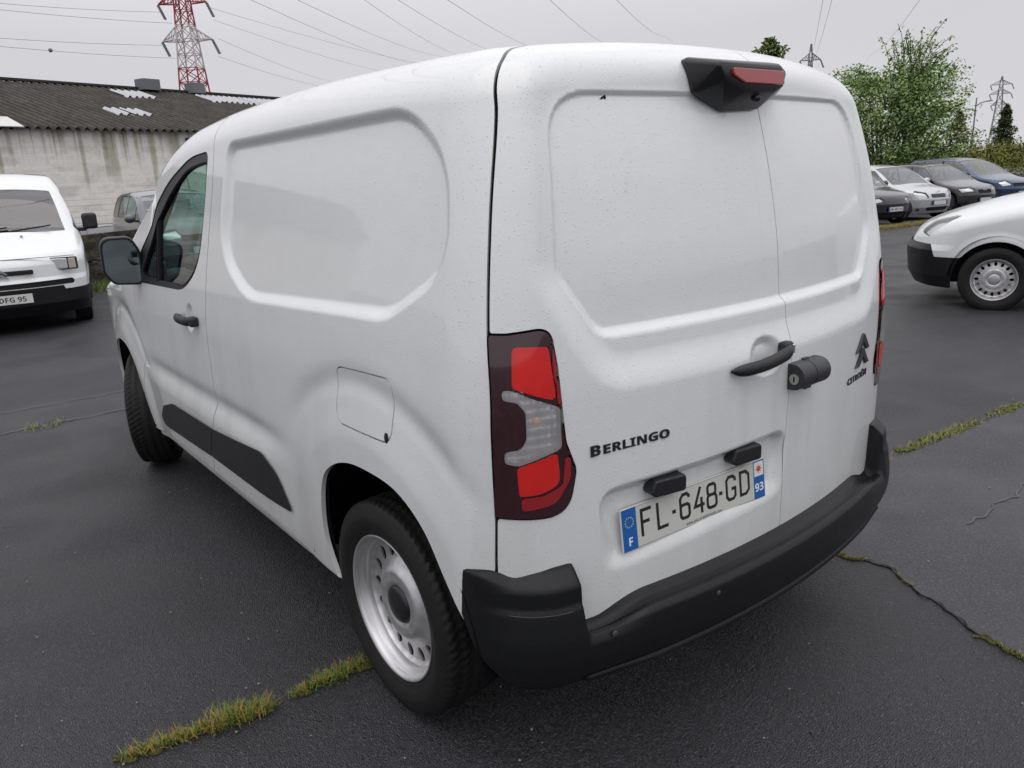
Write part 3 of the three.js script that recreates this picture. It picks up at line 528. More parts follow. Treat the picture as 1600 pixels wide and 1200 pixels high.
  V.build = (F = V.F, c = 1) => {
    const ring = makeRing(c), N = Math.round(232 / c), A = Math.max(8, Math.round(24 / c));
    const yc = (z) => Math.min(1.705, hz(z) - 0.115), rows = [];
    for (let k = 0; k <= N; k++) rows.push(ring.map(([x, z, dx, dz]) => {
      let y = lerp(0.28, yc(z), k / N);
      if (dz > -0.5 && x < 0) y += 0.0425 * clamp(z + 0.33, -0.6, 0.47) * Math.exp(-(((y - 1.16) / 0.13) ** 2)) * (dz > 0 ? dx * dx : 1);   // rows run with the long pressed edges
      if (dz > -0.5 && x < 0) y += 0.015 * clamp(z + 0.43, -0.65, 0.7) * Math.exp(-(((y - 1.667) / 0.05) ** 2)) * (dz > 0 ? dx * dx : 1);
      return [[x, y, z], [dx, 0, dz]];
    }));
    for (let k = 1; k <= A; k++) { const a = k / A * Math.PI / 2, c = Math.cos(a), s = Math.sin(a); rows.push(ring.map(([x, z, dx, dz]) => [[x, yc(z), z], [dx * c, s, dz * c]])); }
    const shell = gridMesh(F, rows);
    const zs = [...steps(Z0, Z1, 0.025), Z1];
    const roof = gridMesh(F, Array.from({ length: 25 }, (_, k) => zs.map((z) => [[lerp(-X, X, k / 24), yc(z), z], [0, 1, 0]])));
    return joinMesh([shell, roof]);
  };
}

// ------------------------------------------------------------------ materials shared by vehicles
Object.assign(M, {});
{
  const n1 = noiseTile(24, 3), n2 = noiseTile(96, 5);
  // rain drops standing on the paint: sparse little domes
  const drops = []; for (let k = 0; k < 900; k++) drops.push([rnd(), rnd(), rr(0.0012, 0.0042)]);
  const W = 512, h = new Float32Array(W * W);
  for (const [x, y, r] of drops) { const R = Math.ceil(r * W); for (let j = -R; j <= R; j++) for (let i = -R; i <= R; i++) { const d = Math.hypot(i, j) / (r * W); if (d < 1) { const a = (Math.floor(x * W) + i + W) % W, b = (Math.floor(y * W) + j + W) % W; h[b * W + a] = Math.max(h[b * W + a], Math.sqrt(1 - d * d) * r / 0.0042); } } }
  const drop = dataTex(W, W, (u, v) => { const q = h[Math.floor(v * W) * W + Math.floor(u * W)]; return [q, q, q]; });
  drop.repeat.set(2.2, 2.2);
  const grime = dataTex(512, 512, (u, v) => { const a = 0.5 * n1(u, v) + 0.5 * n2(u * 0.5, v * 2), q = 0.985 + 0.015 * a; return [q, q, q * 0.995]; }, true);
  M.white = std(0.762, 0.788, 0.795, 0.42, { clearcoat: 1.0, clearcoatRoughness: 0.05, map: grime, vertexColors: true, bumpMap: drop, bumpScale: 0.0010 });
  M.gap = std(0.012, 0.012, 0.013, 0.9);
  const grain = dataTex(256, 256, (u, v) => { const q = 0.5 * noiseTile0(u, v) + 0.5 * noiseTile1(u, v); return [q, q, q]; });
  grain.repeat.set(9, 9);
  M.blackPlastic = std(0.0085, 0.0092, 0.011, 0.40, { bumpMap: grain, bumpScale: 0.0005, specularIntensity: 0.6 });
  M.blackWet = std(0.012, 0.013, 0.015, 0.30, { bumpMap: drop, bumpScale: 0.0012 });
  M.trim = std(0.012, 0.013, 0.016, 0.45, { bumpMap: grain, bumpScale: 0.0004 });
  M.rubber = std(0.018, 0.018, 0.019, 0.72);
  M.tyre = std(0.013, 0.013, 0.0135, 0.6, { specularIntensity: 0.55, bumpMap: grain, bumpScale: 0.0006 });
  M.steel = std(0.68, 0.68, 0.69, 0.38, { metalness: 0.75, map: dataTex(256, 256, (u, v) => { const a = noiseTile1(u, v), b = noiseTile0(u * 0.5, v); const q = 0.86 + 0.14 * a, r = sstep(0.80, 0.97, b) * 0.22; return [q, q - r * 0.25, q - r * 0.45]; }, true) });
  M.glass = std(0.44, 0.68, 0.60, 0.02, { transmission: 1, thickness: 0, ior: 1.5, side: THREE.DoubleSide });
  M.glassClear = std(0.86, 0.92, 0.90, 0.02, { transmission: 1, thickness: 0, ior: 1.5, side: THREE.DoubleSide });
  M.cabin = std(0.035, 0.036, 0.038, 0.75);
  M.seat = std(0.05, 0.052, 0.055, 0.9);
  M.red = std(0.62, 0.016, 0.018, 0.12, { clearcoat: 1, clearcoatRoughness: 0.03 });
  const ribs = dataTex(128, 128, (u, v) => { const a = 0.5 + 0.5 * Math.sin(u * 6.283 * 8), b = 0.5 + 0.5 * Math.sin(v * 6.283 * 8); const q = 0.6 * a + 0.4 * b; return [q, q, q]; }); ribs.repeat.set(6, 6);
  const shade = dataTex(128, 128, (u, v) => { const q = 0.35 + 0.65 * noiseTile1(u * 0.6, v * 0.5) ** 0.8; return [q, q, q]; }); shade.repeat.set(3.1, 3.1);
  M.ribbed = std(0.86, 0.86, 0.87, 0.28, { metalness: 0.85, bumpMap: ribs, bumpScale: 0.003, map: shade });
  M.redGlass = std(0.97, 0.030, 0.028, 0.06, { transmission: 0.38, thickness: 0, ior: 1.6 });
  M.clearGlass = std(0.80, 0.80, 0.81, 0.05, { transmission: 0.72, thickness: 0, ior: 1.6 });
  M.redDeep = std(0.30, 0.012, 0.018, 0.12, { clearcoat: 1, clearcoatRoughness: 0.03 });
  M.smoke = std(0.030, 0.006, 0.010, 0.10, { clearcoat: 1, clearcoatRoughness: 0.03 });
  M.lensClear = std(0.42, 0.42, 0.43, 0.12, { clearcoat: 1, clearcoatRoughness: 0.03 });
  M.chrome = std(0.75, 0.75, 0.76, 0.15, { metalness: 1 });
  M.mirror = std(0.42, 0.50, 0.52, 0.03, { metalness: 1 });
  M.badge = std(0.05, 0.055, 0.06, 0.25, { metalness: 0.7 });
}
function noiseTile0(u, v) { return (noiseTile0.f ??= noiseTile(64, 11))(u, v); }
function noiseTile1(u, v) { return (noiseTile1.f ??= noiseTile(17, 23))(u, v); }

// ------------------------------------------------------------------ wheels (axle along x, outer side towards -x, centre at the origin)
function tyreGeo(R, rimR, w, fine = 1) {
  const nt = 220 * fine | 0, prof = [];                 // across: inner bead -> tread -> outer bead (axial a, radius r)
  const hw = w / 2, P = smooth([[0, rimR], [0.10, rimR + 0.02], [0.24, rimR + (R - rimR) * 0.52], [0.34, R - 0.018], [0.38, R - 0.006], [0.5, R], [0.62, R - 0.006], [0.66, R - 0.018], [0.76, rimR + (R - rimR) * 0.52], [0.90, rimR + 0.02], [1, rimR]]);
  const A = smooth([[0, -hw * 0.80], [0.10, -hw * 0.90], [0.24, -hw], [0.34, -hw * 0.90], [0.38, -hw * 0.80], [0.5, 0], [0.62, hw * 0.80], [0.66, hw * 0.90], [0.76, hw], [0.90, hw * 0.90], [1, hw * 0.80]]);
  for (let k = 0; k <= 64; k++) prof.push([A(k / 64), P(k / 64), k / 64]);
  const pos = [], idx = [], uv = [];
  for (let i = 0; i <= nt; i++) { const th = i / nt * Math.PI * 2;
    for (const [a, r, t] of prof) {
      let rad = r;
      if (t > 0.335 && t < 0.665) {
        const g = Math.min(Math.abs(Math.abs(a) - hw * 0.22), Math.abs(Math.abs(a) - hw * 0.60)), c = ((th * 36 / Math.PI + a * 22) % 1 + 1) % 1;
        if (g < 0.006) rad -= 0.007; else if (c < 0.22 && Math.abs(a) > hw * 0.25) rad -= 0.005;
      } else if (Math.abs(t - 0.80) < 0.012 || Math.abs(t - 0.885) < 0.010) rad += 0.0015;
      pos.push(-a, rad * Math.sin(th), rad * Math.cos(th)); uv.push(th * R, t * 0.5);
    } }
  const m = prof.length;
  for (let i = 0; i < nt; i++) for (let k = 0; k < m - 1; k++) { const a = i * m + k, b = a + m; idx.push(a, a + 1, b, b, a + 1, b + 1); }
  const g = new THREE.BufferGeometry(); g.setAttribute('position', new THREE.Float32BufferAttribute(pos, 3)); g.setAttribute('uv', new THREE.Float32BufferAttribute(uv, 2)); g.setIndex(idx); g.computeVertexNormals();
  // inner parity: normals should point away from the axle ring
  const n = g.attributes.normal, p = g.attributes.position; let s = 0; for (let i = 0; i < p.count; i += 97) { const r = Math.hypot(p.getY(i), p.getZ(i)); if (r > R - 0.02) s += n.getY(i) * p.getY(i) + n.getZ(i) * p.getZ(i); }
  if (s < 0) { const ix = g.index.array; for (let q = 0; q < ix.length; q += 3) { const t = ix[q]; ix[q] = ix[q + 1]; ix[q + 1] = t; } g.computeVertexNormals(); }
  return g;
}
// pressed disc: radius -> outward height, holes cut out of it
function discGeo(prof, r0, r1, hole, na = 200, nr = 60, lipDepth = 0.006) {
  const p = [], n = [], uv = [], i = [];
  for (let k = 0; k <= nr; k++) for (let j = 0; j <= na; j++) { const r = lerp(r0, r1, k / nr), a = j / na * Math.PI * 2, h = prof(r), d = (prof(r + 0.0005) - prof(r - 0.0005)) / 0.001, l = Math.hypot(1, d);
    p.push(-h, r * Math.sin(a), r * Math.cos(a)); n.push(-1 / l, -d * Math.sin(a) / l * 1, -d * Math.cos(a) / l); uv.push(r * Math.sin(a) * 3, r * Math.cos(a) * 3); }
  const m = na + 1;
  for (let k = 0; k < nr; k++) for (let j = 0; j < na; j++) { const a = k * m + j, b = a + m; i.push(a, b, a + 1, b, b + 1, a + 1); }
  const q = { p, n, uv, i };
  return hole ? clip(q, (x, y, z) => hole(y, z), lipDepth) : q;
}
function steelWheel(parent, R, rimR, w, holes, capMat, steered = 0) {
  const wheel = new THREE.Group(); wheel.name = 'wheel'; parent.add(wheel);
  mesh('tyre', tyreGeo(R, rimR - 0.004, w), M.tyre, wheel);
  const k = rimR / 0.217, hw = w / 2;
  const P = smooth([[0, 0.052], [0.045 * k, 0.050], [0.075 * k, 0.060], [0.095 * k, 0.060], [0.125 * k, 0.042], [0.140 * k, 0.034], [0.178 * k, 0.030], [0.188 * k, 0.036], [0.192 * k, 0.044]]);
  const ho = (y, z) => { const r = Math.hypot(y, z), a = Math.atan2(y, z), s = Math.PI * 2 / holes, d = (a / s - Math.round(a / s)) * s * r; return Math.hypot((r - 0.160 * k) / (0.0215 * k), d / (0.0150 * k)) - 1; };
  const disc = discGeo(P, 0.001, 0.1915 * k, ho, 260, 70);
  const lipP = [[0.1900, 0.020], [0.1915, 0.046], [0.1955, 0.062], [0.2030, 0.068], [0.2060, hw - 0.022], [0.2120, hw - 0.016], [0.2165, hw - 0.013], [0.2180, hw - 0.016], [0.2160, hw - 0.024]].map(([r, h]) => new THREE.Vector2(r * k, h));
  const lip = new THREE.LatheGeometry(lipP, 120); lip.rotateZ(Math.PI / 2);
  const back = new THREE.LatheGeometry([[0.19, 0.02], [0.19, -0.08], [0.21, -0.09]].map(([r, h]) => new THREE.Vector2(r * k, h)), 60); back.rotateZ(Math.PI / 2);
  const rim = mesh('rim', merged([geo(disc), lip, back]), M.steel, wheel);
  M.steel.side = THREE.DoubleSide;
  const drum = new THREE.CylinderGeometry(0.14 * k, 0.14 * k, 0.05, 40); drum.rotateZ(Math.PI / 2); drum.translate(0.02, 0, 0); mesh('brake_drum', drum, M.gap, wheel);
  const cap = new THREE.LatheGeometry([[0, 0.070], [0.02, 0.0695], [0.040, 0.067], [0.052, 0.064], [0.057, 0.058], [0.059, 0.045]].map(([r, h]) => new THREE.Vector2(r * k, h)), 48); cap.rotateZ(Math.PI / 2);
  mesh('hub_cap', cap, capMat, wheel);
  wheel.rotation.y = steered;
  return wheel;
}

// ------------------------------------------------------------------ the white van in front
const FONT = await new FontLoader().loadAsync('fonts/droid/droid_sans_bold.typeface.json');
const van = thing('delivery_van', 'large white panel van in the foreground with its closed back doors towards the viewer', 'van');
{
  const S2 = Math.SQRT2;
  const shell = V.build(), side = sdPoly(roundPoly([[-2.14, .428, .03], [-2.04, .508, .05], [-1.861, .557, .2], [-1.283, .570, .9], [-.765, .610, .10], [-.655, .560, .14], [-.575, .437, .012], [-.69, .433, 0], [-1.362, .427, 0], [-1.917, .405, 0], [-2.09, .397, .03]]), 3);
  const seamZ = smooth([[0.28, -1.45], [0.465, -1.356], [0.60, -1.285], [0.70, -1.245], [0.80, -1.232], [0.97, -1.228], [1.168, -1.200], [1.35, -1.168], [1.493, -1.150], [1.62, -1.158], [1.735, -1.185], [1.85, -1.22]]);
  const rearZ = smooth([[0.28, 0.495], [0.635, 0.499], [0.785, 0.504], [1.01, 0.502], [1.189, 0.486], [1.414, 0.463], [1.633, 0.432], [1.747, 0.390], [1.80, 0.345]]);
  const splitX = smooth([[0.4, 0.035], [0.75, 0.04], [1.15, 0.062], [1.8, 0.064]]);
  const lightQ = sdPoly(roundPoly([[-.40, 1.192, 0], [-.21, 1.184, .05], [-.118, 1.192, .035], [-.104, 1.10, .2], [-.090, .93, .05], [-.068, .86, .06], [-.088, .755, .10], [-.25, .772, .05], [-.40, .772, 0]]), 3);
  const q = (x, z) => (z - Math.abs(x)) / S2;
  const arch = sdPoly(loopThrough([[-.22, .20], [-.285, .342], [-.315, .438], [-.306, .551], [-.263, .66], [-.200, .715], [-.096, .756], [.034, .768], [.180, .752], [.290, .685], [.358, .585], [.410, .50], [.470, .415], [.525, .355], [.56, .20], [.50, .0], [-.15, .0]]), 3);
  const archF = sdPoly(loopThrough([[.40, .0], [.455, .20], [.440, .32], [.385, .43], [.335, .52], [.270, .63], [.16, .70], [.02, .722], [-.14, .71], [-.27, .66], [-.345, .55], [-.38, .42], [-.40, .2], [-.36, .0]]), 3);
  const fuel = sdPoly(roundPoly([[-.136, 1.024, .035], [.166, 1.040, .035], [.160, .872, .045], [-.136, .868, .04]]), 3);
  const doorTop = (z) => V.hz(z) - 0.055;
  const gapD = 0.0028;
  const left = (x) => -x;
  const dFront = (x, y, z) => Math.min(seamZ(y) - z, z + 2.31 + 0.14 * sstep(0.75, 0.4, y), y - 0.335 - 0.02 * sstep(-1.4, -1.3, z), doorTop(z) - y, -x - 0.3);       // inside the driver's door
  const winO = sdPoly(roundPoly([[-1.222, 1.640, .04], [-1.44, 1.627, .7], [-1.71, 1.542, .9], [-2.01, 1.375, 1.5], [-2.29, 1.12, .03], [-2.24, 1.085, .05], [-1.48, 1.108, .42], [-1.283, 1.218, .42], [-1.222, 1.42, .7]]), 3);   // outer edge of the black window surround
  const winI = sdPoly(roundPoly([[-1.230, 1.603, .03], [-1.47, 1.580, .5], [-1.68, 1.487, .9], [-1.95, 1.315, 1.5], [-2.13, 1.125, .02], [-1.485, 1.124, .40], [-1.292, 1.230, .42], [-1.230, 1.42, .7]]), 3);
  const wshield = (x, y, z) => Math.min(-1.80 - z, z + 2.70, 0.70 - Math.abs(x) - 0.10 * (y - 1.4), y - 1.15);
  const rear = (x, y, z) => z - rearZ(y);                    // behind the seam
  const lite = (x, y, z) => lightQ(q(x, z), y);
  const archs = (y, z) => Math.min(arch(z, y), archF(z + 2.785, y));
  const bottom = (y, z) => y - (z > 0 ? 0.40 : 0.283);
  // shell of the body
  mesh('body_shell', clip(shell, (x, y, z) => {
    let v = Math.min(archs(y, z), bottom(y, z), -gapD - Math.max(rear(x, y, z)), Math.max(lite(x, y, z), -rear(x, y, z)) - 0.0);
    v = Math.min(v, -wshield(x, y, z));
    if (x < 0) v = Math.min(v, -dFront(x, y, z) - gapD, fuel(z, y) - 0.0022);
    else v = Math.min(v, Math.max(winO(z, y), 0.6 - x));
    return v;
  }, 0.014), M.white, van);
  const ld = mesh('front_door', clip(shell, (x, y, z) => Math.min(dFront(x, y, z) - gapD, Math.max(winO(z, y), x), archs(y, z)), 0.014), M.white, van);
  mesh('window_surround', shift(clip(shell, (x, y, z) => Math.min(-winO(z, y), winI(z, y), -x - 0.4), 0.02), -0.003), M.trim, ld);
  const bars = (z) => Math.abs(z + 1.865 + 0.0) - 0.018;
  mesh('side_window', shift(clip(shell, (x, y, z) => Math.min(-winI(z, y) + 0.012, -x - 0.4, z + 1.865)), -0.012), M.glass, ld);
  mesh('quarter_window', shift(clip(shell, (x, y, z) => Math.min(-winI(z, y) + 0.012, -x - 0.4, -1.865 - z)), -0.012), M.glass, ld);
  mesh('window_bar', shift(clip(shell, (x, y, z) => Math.min(-winI(z, y) + 0.01, -x - 0.4, 0.019 - Math.abs(z + 1.865)), 0.02), -0.004), M.trim, ld);
  mesh('side_window', shift(clip(shell, (x, y, z) => Math.min(-winO(z, y) + 0.01, x - 0.4)), -0.008), M.glass, van);
  mesh('windscreen', shift(clip(shell, (x, y, z) => wshield(x, y, z) + 0.012), -0.008), M.glassClear, van);
  mesh('fuel_flap', clip(shell, (x, y, z) => Math.min(-fuel(z, y) - 0.0022, -x - 0.4), 0.014), M.white, van);
  { const g = new THREE.SphereGeometry(0.012, 16, 10); g.scale(0.35, 1.3, 0.8); g.translate(-0.9135, 0.883, 0.138); mesh('fuel_flap_notch', g, M.gap, van); }
  for (const s of [-1, 1]) {
    mesh('rear_door', clip(shell, (x, y, z) => Math.min(rear(x, y, z) - gapD, s * (x - splitX(y)) - 0.0016, Math.max(lite(x, y, z) - 0.003), y - 0.46), 0.014), M.white, van);
  }
  mesh('door_seal', shift(clip(shell, (x, y, z) => Math.min(z - 0.3, 0.02 - Math.abs(x - splitX(y)), y - 0.48, 1.74 - y)), -0.006), std(0.62, 0.62, 0.62, 0.7), van);
  mesh('door_gap_shade', shift(clip(shell, (x, y, z) => Math.min(0.012 - Math.abs(z - seamZ(y)), -x - 0.4, doorTop(z) - y + 0.01, y - 0.34, archs(y, z) - 0.01)), -0.0018), M.gap, van);  // black strip just below the paint surface, standing in for shade in the door seam
  // light behind the gaps: dark inner skin with openings for the glass
  const inner = shift(V.build(V.F, 3), -0.030);
  mesh('inner_skin', clip(inner, (x, y, z) => Math.min(Math.max(winO(z, y) + 0.01, 0.4 - Math.abs(x)), 0.01 - wshield(x, y, z), archs(y, z) - 0.01, y - 0.32)), M.cabin, van);
  M.cabin.side = THREE.DoubleSide;
  // black cladding in two lengths
  for (const s of [-1, 1]) mesh('side_moulding', shift(clip(shell, (x, y, z) => Math.min(-side(z, y), s * (z - seamZ(y)) - 0.0025, -x - 0.4), 0.012), 0.007), M.trim, van);
  // wheel houses
  for (const [zc, a] of [[0, arch], [-2.785, archF]]) for (const s of [-1, 1]) {
    const g = new THREE.CylinderGeometry(0.46, 0.46, zc ? 0.24 : 0.34, 40, 1, true, 0, Math.PI); g.rotateZ(Math.PI / 2); g.translate(s * (zc ? 0.675 : 0.735), 0.34, zc + 0.02);
    const w = new THREE.CircleGeometry(0.47, 40, 0, Math.PI); w.rotateY(Math.PI / 2); w.translate(s * 0.57, 0.34, zc + 0.02);
    const mm = M.arch ??= std(0.008, 0.0085, 0.010, 1, { side: THREE.DoubleSide, specularIntensity: 0.1 });
    mesh('wheel_arch_liner', merged([g, w]), mm, van);
  }
  mesh('underbody', boxG(1.56, 0.05, 3.6, 0, 0.33, -1.35), M.gap, van);

  // ---- tail lights: housing and lenses, on both corners
  const poly = (l) => sdPoly(roundPoly(l), 3);
  const r1 = poly([[-.198, 1.158, .012], [-.124, 1.152, .012], [-.109, 1.030, .01], [-.200, 1.070, .01]]);
  const r1b = poly([[-.121, 1.160, .006], [-.114, 1.150, .01], [-.096, 1.01, .006], [-.1065, 1.026, .004]]);
  const cl = poly([[-.222, 1.066, .012], [-.204, 1.066, .01], [-.103, 1.016, .014], [-.101, .920, .014], [-.192, .895, .010], [-.222, .902, .012], [-.220, .930, .010], [-.186, .932, .020], [-.174, .955, .02], [-.174, 1.015, .02], [-.190, 1.038, .015], [-.220, 1.044, .010]]);
  const r2 = poly([[-.196, .890, .006], [-.110, .912, .008], [-.105, .835, .045], [-.150, .822, .01], [-.193, .822, .006]]);
  const r3 = poly([[-.190, .817, .004], [-.140, .817, .01], [-.100, .832, .02], [-.094, .900, .005], [-.082, .895, .01], [-.082, .845, .05], [-.115, .790, .04], [-.188, .786, .006]]);
  const corner = (s) => clip(shell, (x, y, z) => Math.min(s * x - 0.5, z - 0.30, y - 0.70, 1.25 - y));
  for (const s of [-1, 1]) {
    const base = corner(s), box = new THREE.Group(); box.name = 'tail_light'; van.add(box);
    const reg = (fn) => (x, y, z) => Math.min(-fn(q(x, z), y), rear(x, y, z) - 0.002);
    const lenses = (x, y, z) => { const u = q(x, z); return Math.min(r1(u, y), cl(u, y), r2(u, y), r3(u, y), r1b(u, y)); };
    mesh('housing', shift(clip(base, (x, y, z) => Math.min(-lite(x, y, z) - 0.002, rear(x, y, z) - 0.001, lenses(x, y, z)), 0.026), 0.0045), M.smoke, box);
    mesh('reflector', shift(clip(base, (x, y, z) => Math.min(-lite(x, y, z) - 0.006, rear(x, y, z) - 0.004)), -0.017), M.ribbed, box);
    mesh('red_lens', shift(clip(base, reg(r1), 0.003), 0.0062), M.redGlass, box);
    mesh('red_lens', shift(clip(base, reg(r1b), 0.003), 0.0058), M.redDeep, box);
    mesh('clear_lens', shift(clip(base, reg(cl), 0.005), 0.0080), M.clearGlass, box);
    mesh('red_lens', shift(clip(base, reg(r2), 0.003), 0.0062), M.redGlass, box);
    mesh('red_lens', shift(clip(base, reg(r3), 0.003), 0.0058), M.redDeep, box);
    const bulb = new THREE.SphereGeometry(0.013, 16, 12); const ub = [-.140, .97]; { const xx = s * 0.772; bulb.translate(xx - s * 0.016, .985, 0.538); } mesh('bulb', bulb, std(0.75, 0.36, 0.10, 0.15, { clearcoat: 1 }), box);
  }
  // rain drops on the paint, thicker towards the top of the panels
  {
    const dg = new THREE.SphereGeometry(1, 7, 4, 0, 6.2832, 0, Math.PI / 2), N = 3600, im = new THREE.InstancedMesh(dg, std(0.95, 0.96, 0.97, 0.02, { transmission: 1, thickness: 0.003, ior: 1.33 }), N), m4 = new THREE.Matrix4(), qq = new THREE.Quaternion(), up = new THREE.Vector3(0, 1, 0), nv = shell.p.length / 3; let c = 0;
    for (let tries = 0; c < N && tries < 400000; tries++) {
      const k = Math.floor(rnd() * nv), x = shell.p[k * 3], y = shell.p[k * 3 + 1], z = shell.p[k * 3 + 2];
      if (x > 0.7 && z < 0.4 || z < -2.4 || y < 0.5) continue;
      if (rnd() > 0.25 + 0.75 * sstep(0.7, 1.6, y)) continue;
      if (archs(y, z) < 0.01 || winO(z, y) < 0 && z < -1 || lite(x, y, z) < 0.01 && rear(x, y, z) > 0 || side(z, y) < 0.01 && x < 0 && z < 0) continue;
      const n = new THREE.Vector3(shell.n[k * 3], shell.n[k * 3 + 1], shell.n[k * 3 + 2]), r = rr(0.0006, 0.0011) * (rnd() < 0.12 ? 1.9 : 1), t1 = new THREE.Vector3(0, 1, 0).cross(n).normalize(), t2 = n.clone().cross(t1), a = rr(-.004, .004), b = rr(-.004, .004);
      qq.setFromUnitVectors(up, n); m4.compose(new THREE.Vector3(x, y, z).addScaledVector(t1, a).addScaledVector(t2, b), qq, new THREE.Vector3(r, r * 0.55, r)); im.setMatrixAt(c++, m4);
    }
    im.count = c; im.name = 'rain_drops'; im.userData.kind = 'stuff'; van.add(im);
  }
  V.point = (x, y) => { const t = shoot(V.F, [x, y, 0.0], [0, 0, 1]); return t; };   // z of the back face
  V.nrm = (x, y) => grad(V.F0, x, y, V.point(x, y));

  // ---- rear bumper: profile swept round the back
  {
    const FB = (x, z) => filletMax(Math.abs(x) - .903, z - .735 + .085 * (Math.abs(x) / .7) ** 2, .15), path = [];
    const put = (ox, oz, dx, dz) => { const t = shoot((x, y, z) => FB(x, z), [ox, 0, oz], [dx, 0, dz]); const x = ox + dx * t, z = oz + dz * t, e = 1e-4; let nx = FB(x + e, z) - FB(x - e, z), nz = FB(x, z + e) - FB(x, z - e); const l = Math.hypot(nx, nz); path.push([x, z, nx / l, nz / l]); };
    for (let k = 0; k < 24; k++) put(-.5, lerp(.26, .42, k / 24), -1, 0);
    for (let k = 0; k < 60; k++) { const a = k / 60 * Math.PI / 2; put(-.5, .42, -Math.cos(a), Math.sin(a)); }
    const half = path.length;
    for (let k = 0; k <= 120; k++) put(lerp(-.5, .5, k / 120), .42, 0, 1);
    for (let k = half - 1; k >= 0; k--) { const [x, z, a, b] = path[k]; path.push([-x, z, -a, b]); }
    const flank = [[-.05, .640], [-.006, .640], [-.001, .634], [0, .60], [0, .556], [0, .545], [0, .48], [0, .42], [-.005, .395], [-.02, .375], [-.03, .37], [-.14, .37]];
    const ear = [[-.10, .636], [-.060, .630], [-.026, .601], [-.021, .592], [-.020, .550], [-.013, .541], [-.001, .468], [0, .41], [-.008, .366], [-.024, .346], [-.03, .335], [-.14, .33]];
    const pocket = [[-.12, .522], [-.086, .515], [-.064, .458], [-.044, .448], [-.026, .464], [-.011, .464], [0, .445], [0, .40], [-.008, .362], [-.022, .350], [-.010, .338], [-.14, .316]];
    const mid = [[-.12, .521], [-.082, .517], [-.050, .487], [-.030, .485], [-.012, .490], [0, .476], [.002, .45], [.001, .40], [-.007, .358], [-.022, .347], [-.006, .334], [-.14, .304]];
    const mix = (A, B, t) => A.map((a, i) => [lerp(a[0], B[i][0], t), lerp(a[1], B[i][1], t)]);
    const pos = [], idx = [], uv = []; let s = 0;
    path.forEach(([x, z, nx, nz], k) => {
      const ax = Math.abs(x), ang = Math.atan2(Math.max(nz, 0), Math.abs(nx)) * 180 / Math.PI;
      let pr = mix(flank, ear, sstep(8, 38, ang));
      pr = pr.map(([o, y], i) => [o, i < 3 ? y - 0.10 * Math.max(0, 0.50 - z) * (1 - sstep(8, 38, ang)) : y]);
      pr = mix(pr, pocket, sstep(.716, .702, ax)); pr = mix(pr, mid, sstep(.66, .50, ax));
      const all = [];                                   // round the profile a little
      for (let i = 0; i < pr.length; i++) { if (i && i < pr.length - 1) { const [a, b, c] = [pr[i - 1], pr[i], pr[i + 1]]; all.push([lerp(b[0], a[0], .18), lerp(b[1], a[1], .18)], [b[0] * .7 + (a[0] + c[0]) * .15 * .6 + b[0] * .12, b[1] * .7 + (a[1] + c[1]) * .15 * .6 + b[1] * .12], [lerp(b[0], c[0], .18), lerp(b[1], c[1], .18)]); } else all.push(pr[i]); }
      all.forEach(([o, y], i) => { pos.push(x + nx * o, y, z + nz * o); uv.push(k * 0.012, i * 0.012); });
      if (k) { const m = all.length; for (let i = 0; i < m - 1; i++) { const a = (k - 1) * m + i, b = a + m; idx.push(a, a + 1, b, b, a + 1, b + 1); } }
    });
    const g = new THREE.BufferGeometry(); g.setAttribute('position', new THREE.Float32BufferAttribute(pos, 3)); g.setAttribute('uv', new THREE.Float32BufferAttribute(uv, 2)); g.setIndex(idx); g.computeVertexNormals();
    let mm = { p: g.attributes.position.array, n: g.attributes.normal.array, uv: g.attributes.uv.array, i: Array.from(g.index.array) };
    mm = clip(mm, (x, y, z) => arch(z, y) - 0.004, 0.02);
    M.blackPlastic.side = THREE.DoubleSide;
    const bp = mesh('rear_bumper', mm, M.blackPlastic, van);
    // the joint of the corner piece and two fixings
    const at = (k) => path[k];
    for (const s2 of [-1, 1]) {
      const pts = [];
      for (const [x, z, nx, nz] of path.slice(0, half + 30)) { const ang = Math.atan2(nz, -nx) * 180 / Math.PI; if (ang > 33 && x < -.735) { const o = -.0125 + .002; pts.push([s2 * -(x + nx * o), .5415, z + nz * o]); } }
      const gs = []; for (let k = 1; k < pts.length; k++) gs.push(bar(pts[k - 1], pts[k], 0.0011, 5));
      if (s2 < 0) {                                    // two plugged fixing holes on the near corner
        for (const k of [half - 20, half + 22]) { const [x, z, nx, nz] = path[k], g = new THREE.SphereGeometry(0.008, 12, 8); g.scale(1, 1, 0.4); g.rotateY(Math.atan2(nx, nz)); g.translate(x, .455, z); mesh('fixing_plug', g, M.jointGrey ??= std(0.05, 0.052, 0.056, 0.5), bp); }
      }
      if (gs.length) mesh('corner_seam', merged(gs), M.jointGrey ??= std(0.05, 0.052, 0.056, 0.5), bp);
    }
  }
  // ---- number plate and its lamps
  {
    const holder = new THREE.Group(); holder.name = 'licence_plate'; van.add(holder);
    const c = document.createElement('canvas'); c.width = 1040; c.height = 220; const g = c.getContext('2d');
    g.fillStyle = '#c9cbc4'; g.fillRect(0, 0, 1040, 220); g.fillStyle = '#0d5ea8'; g.fillRect(0, 0, 92, 220); g.fillRect(954, 0, 86, 220);
    g.strokeStyle = '#8f918c'; g.lineWidth = 3; g.strokeRect(93, 4, 860, 212);
    g.strokeStyle = '#16181a'; g.fillStyle = '#16181a'; g.lineWidth = 18; g.lineJoin = 'miter'; g.lineCap = 'butt';
    const H = 128, y0 = 34;
    const line = (x, pts) => { g.beginPath(); pts.forEach(([a, b], i) => i ? g.lineTo(x + a, y0 + b) : g.moveTo(x + a, y0 + b)); g.stroke(); };
    const arcs = (x, f) => { g.beginPath(); f(x); g.stroke(); };
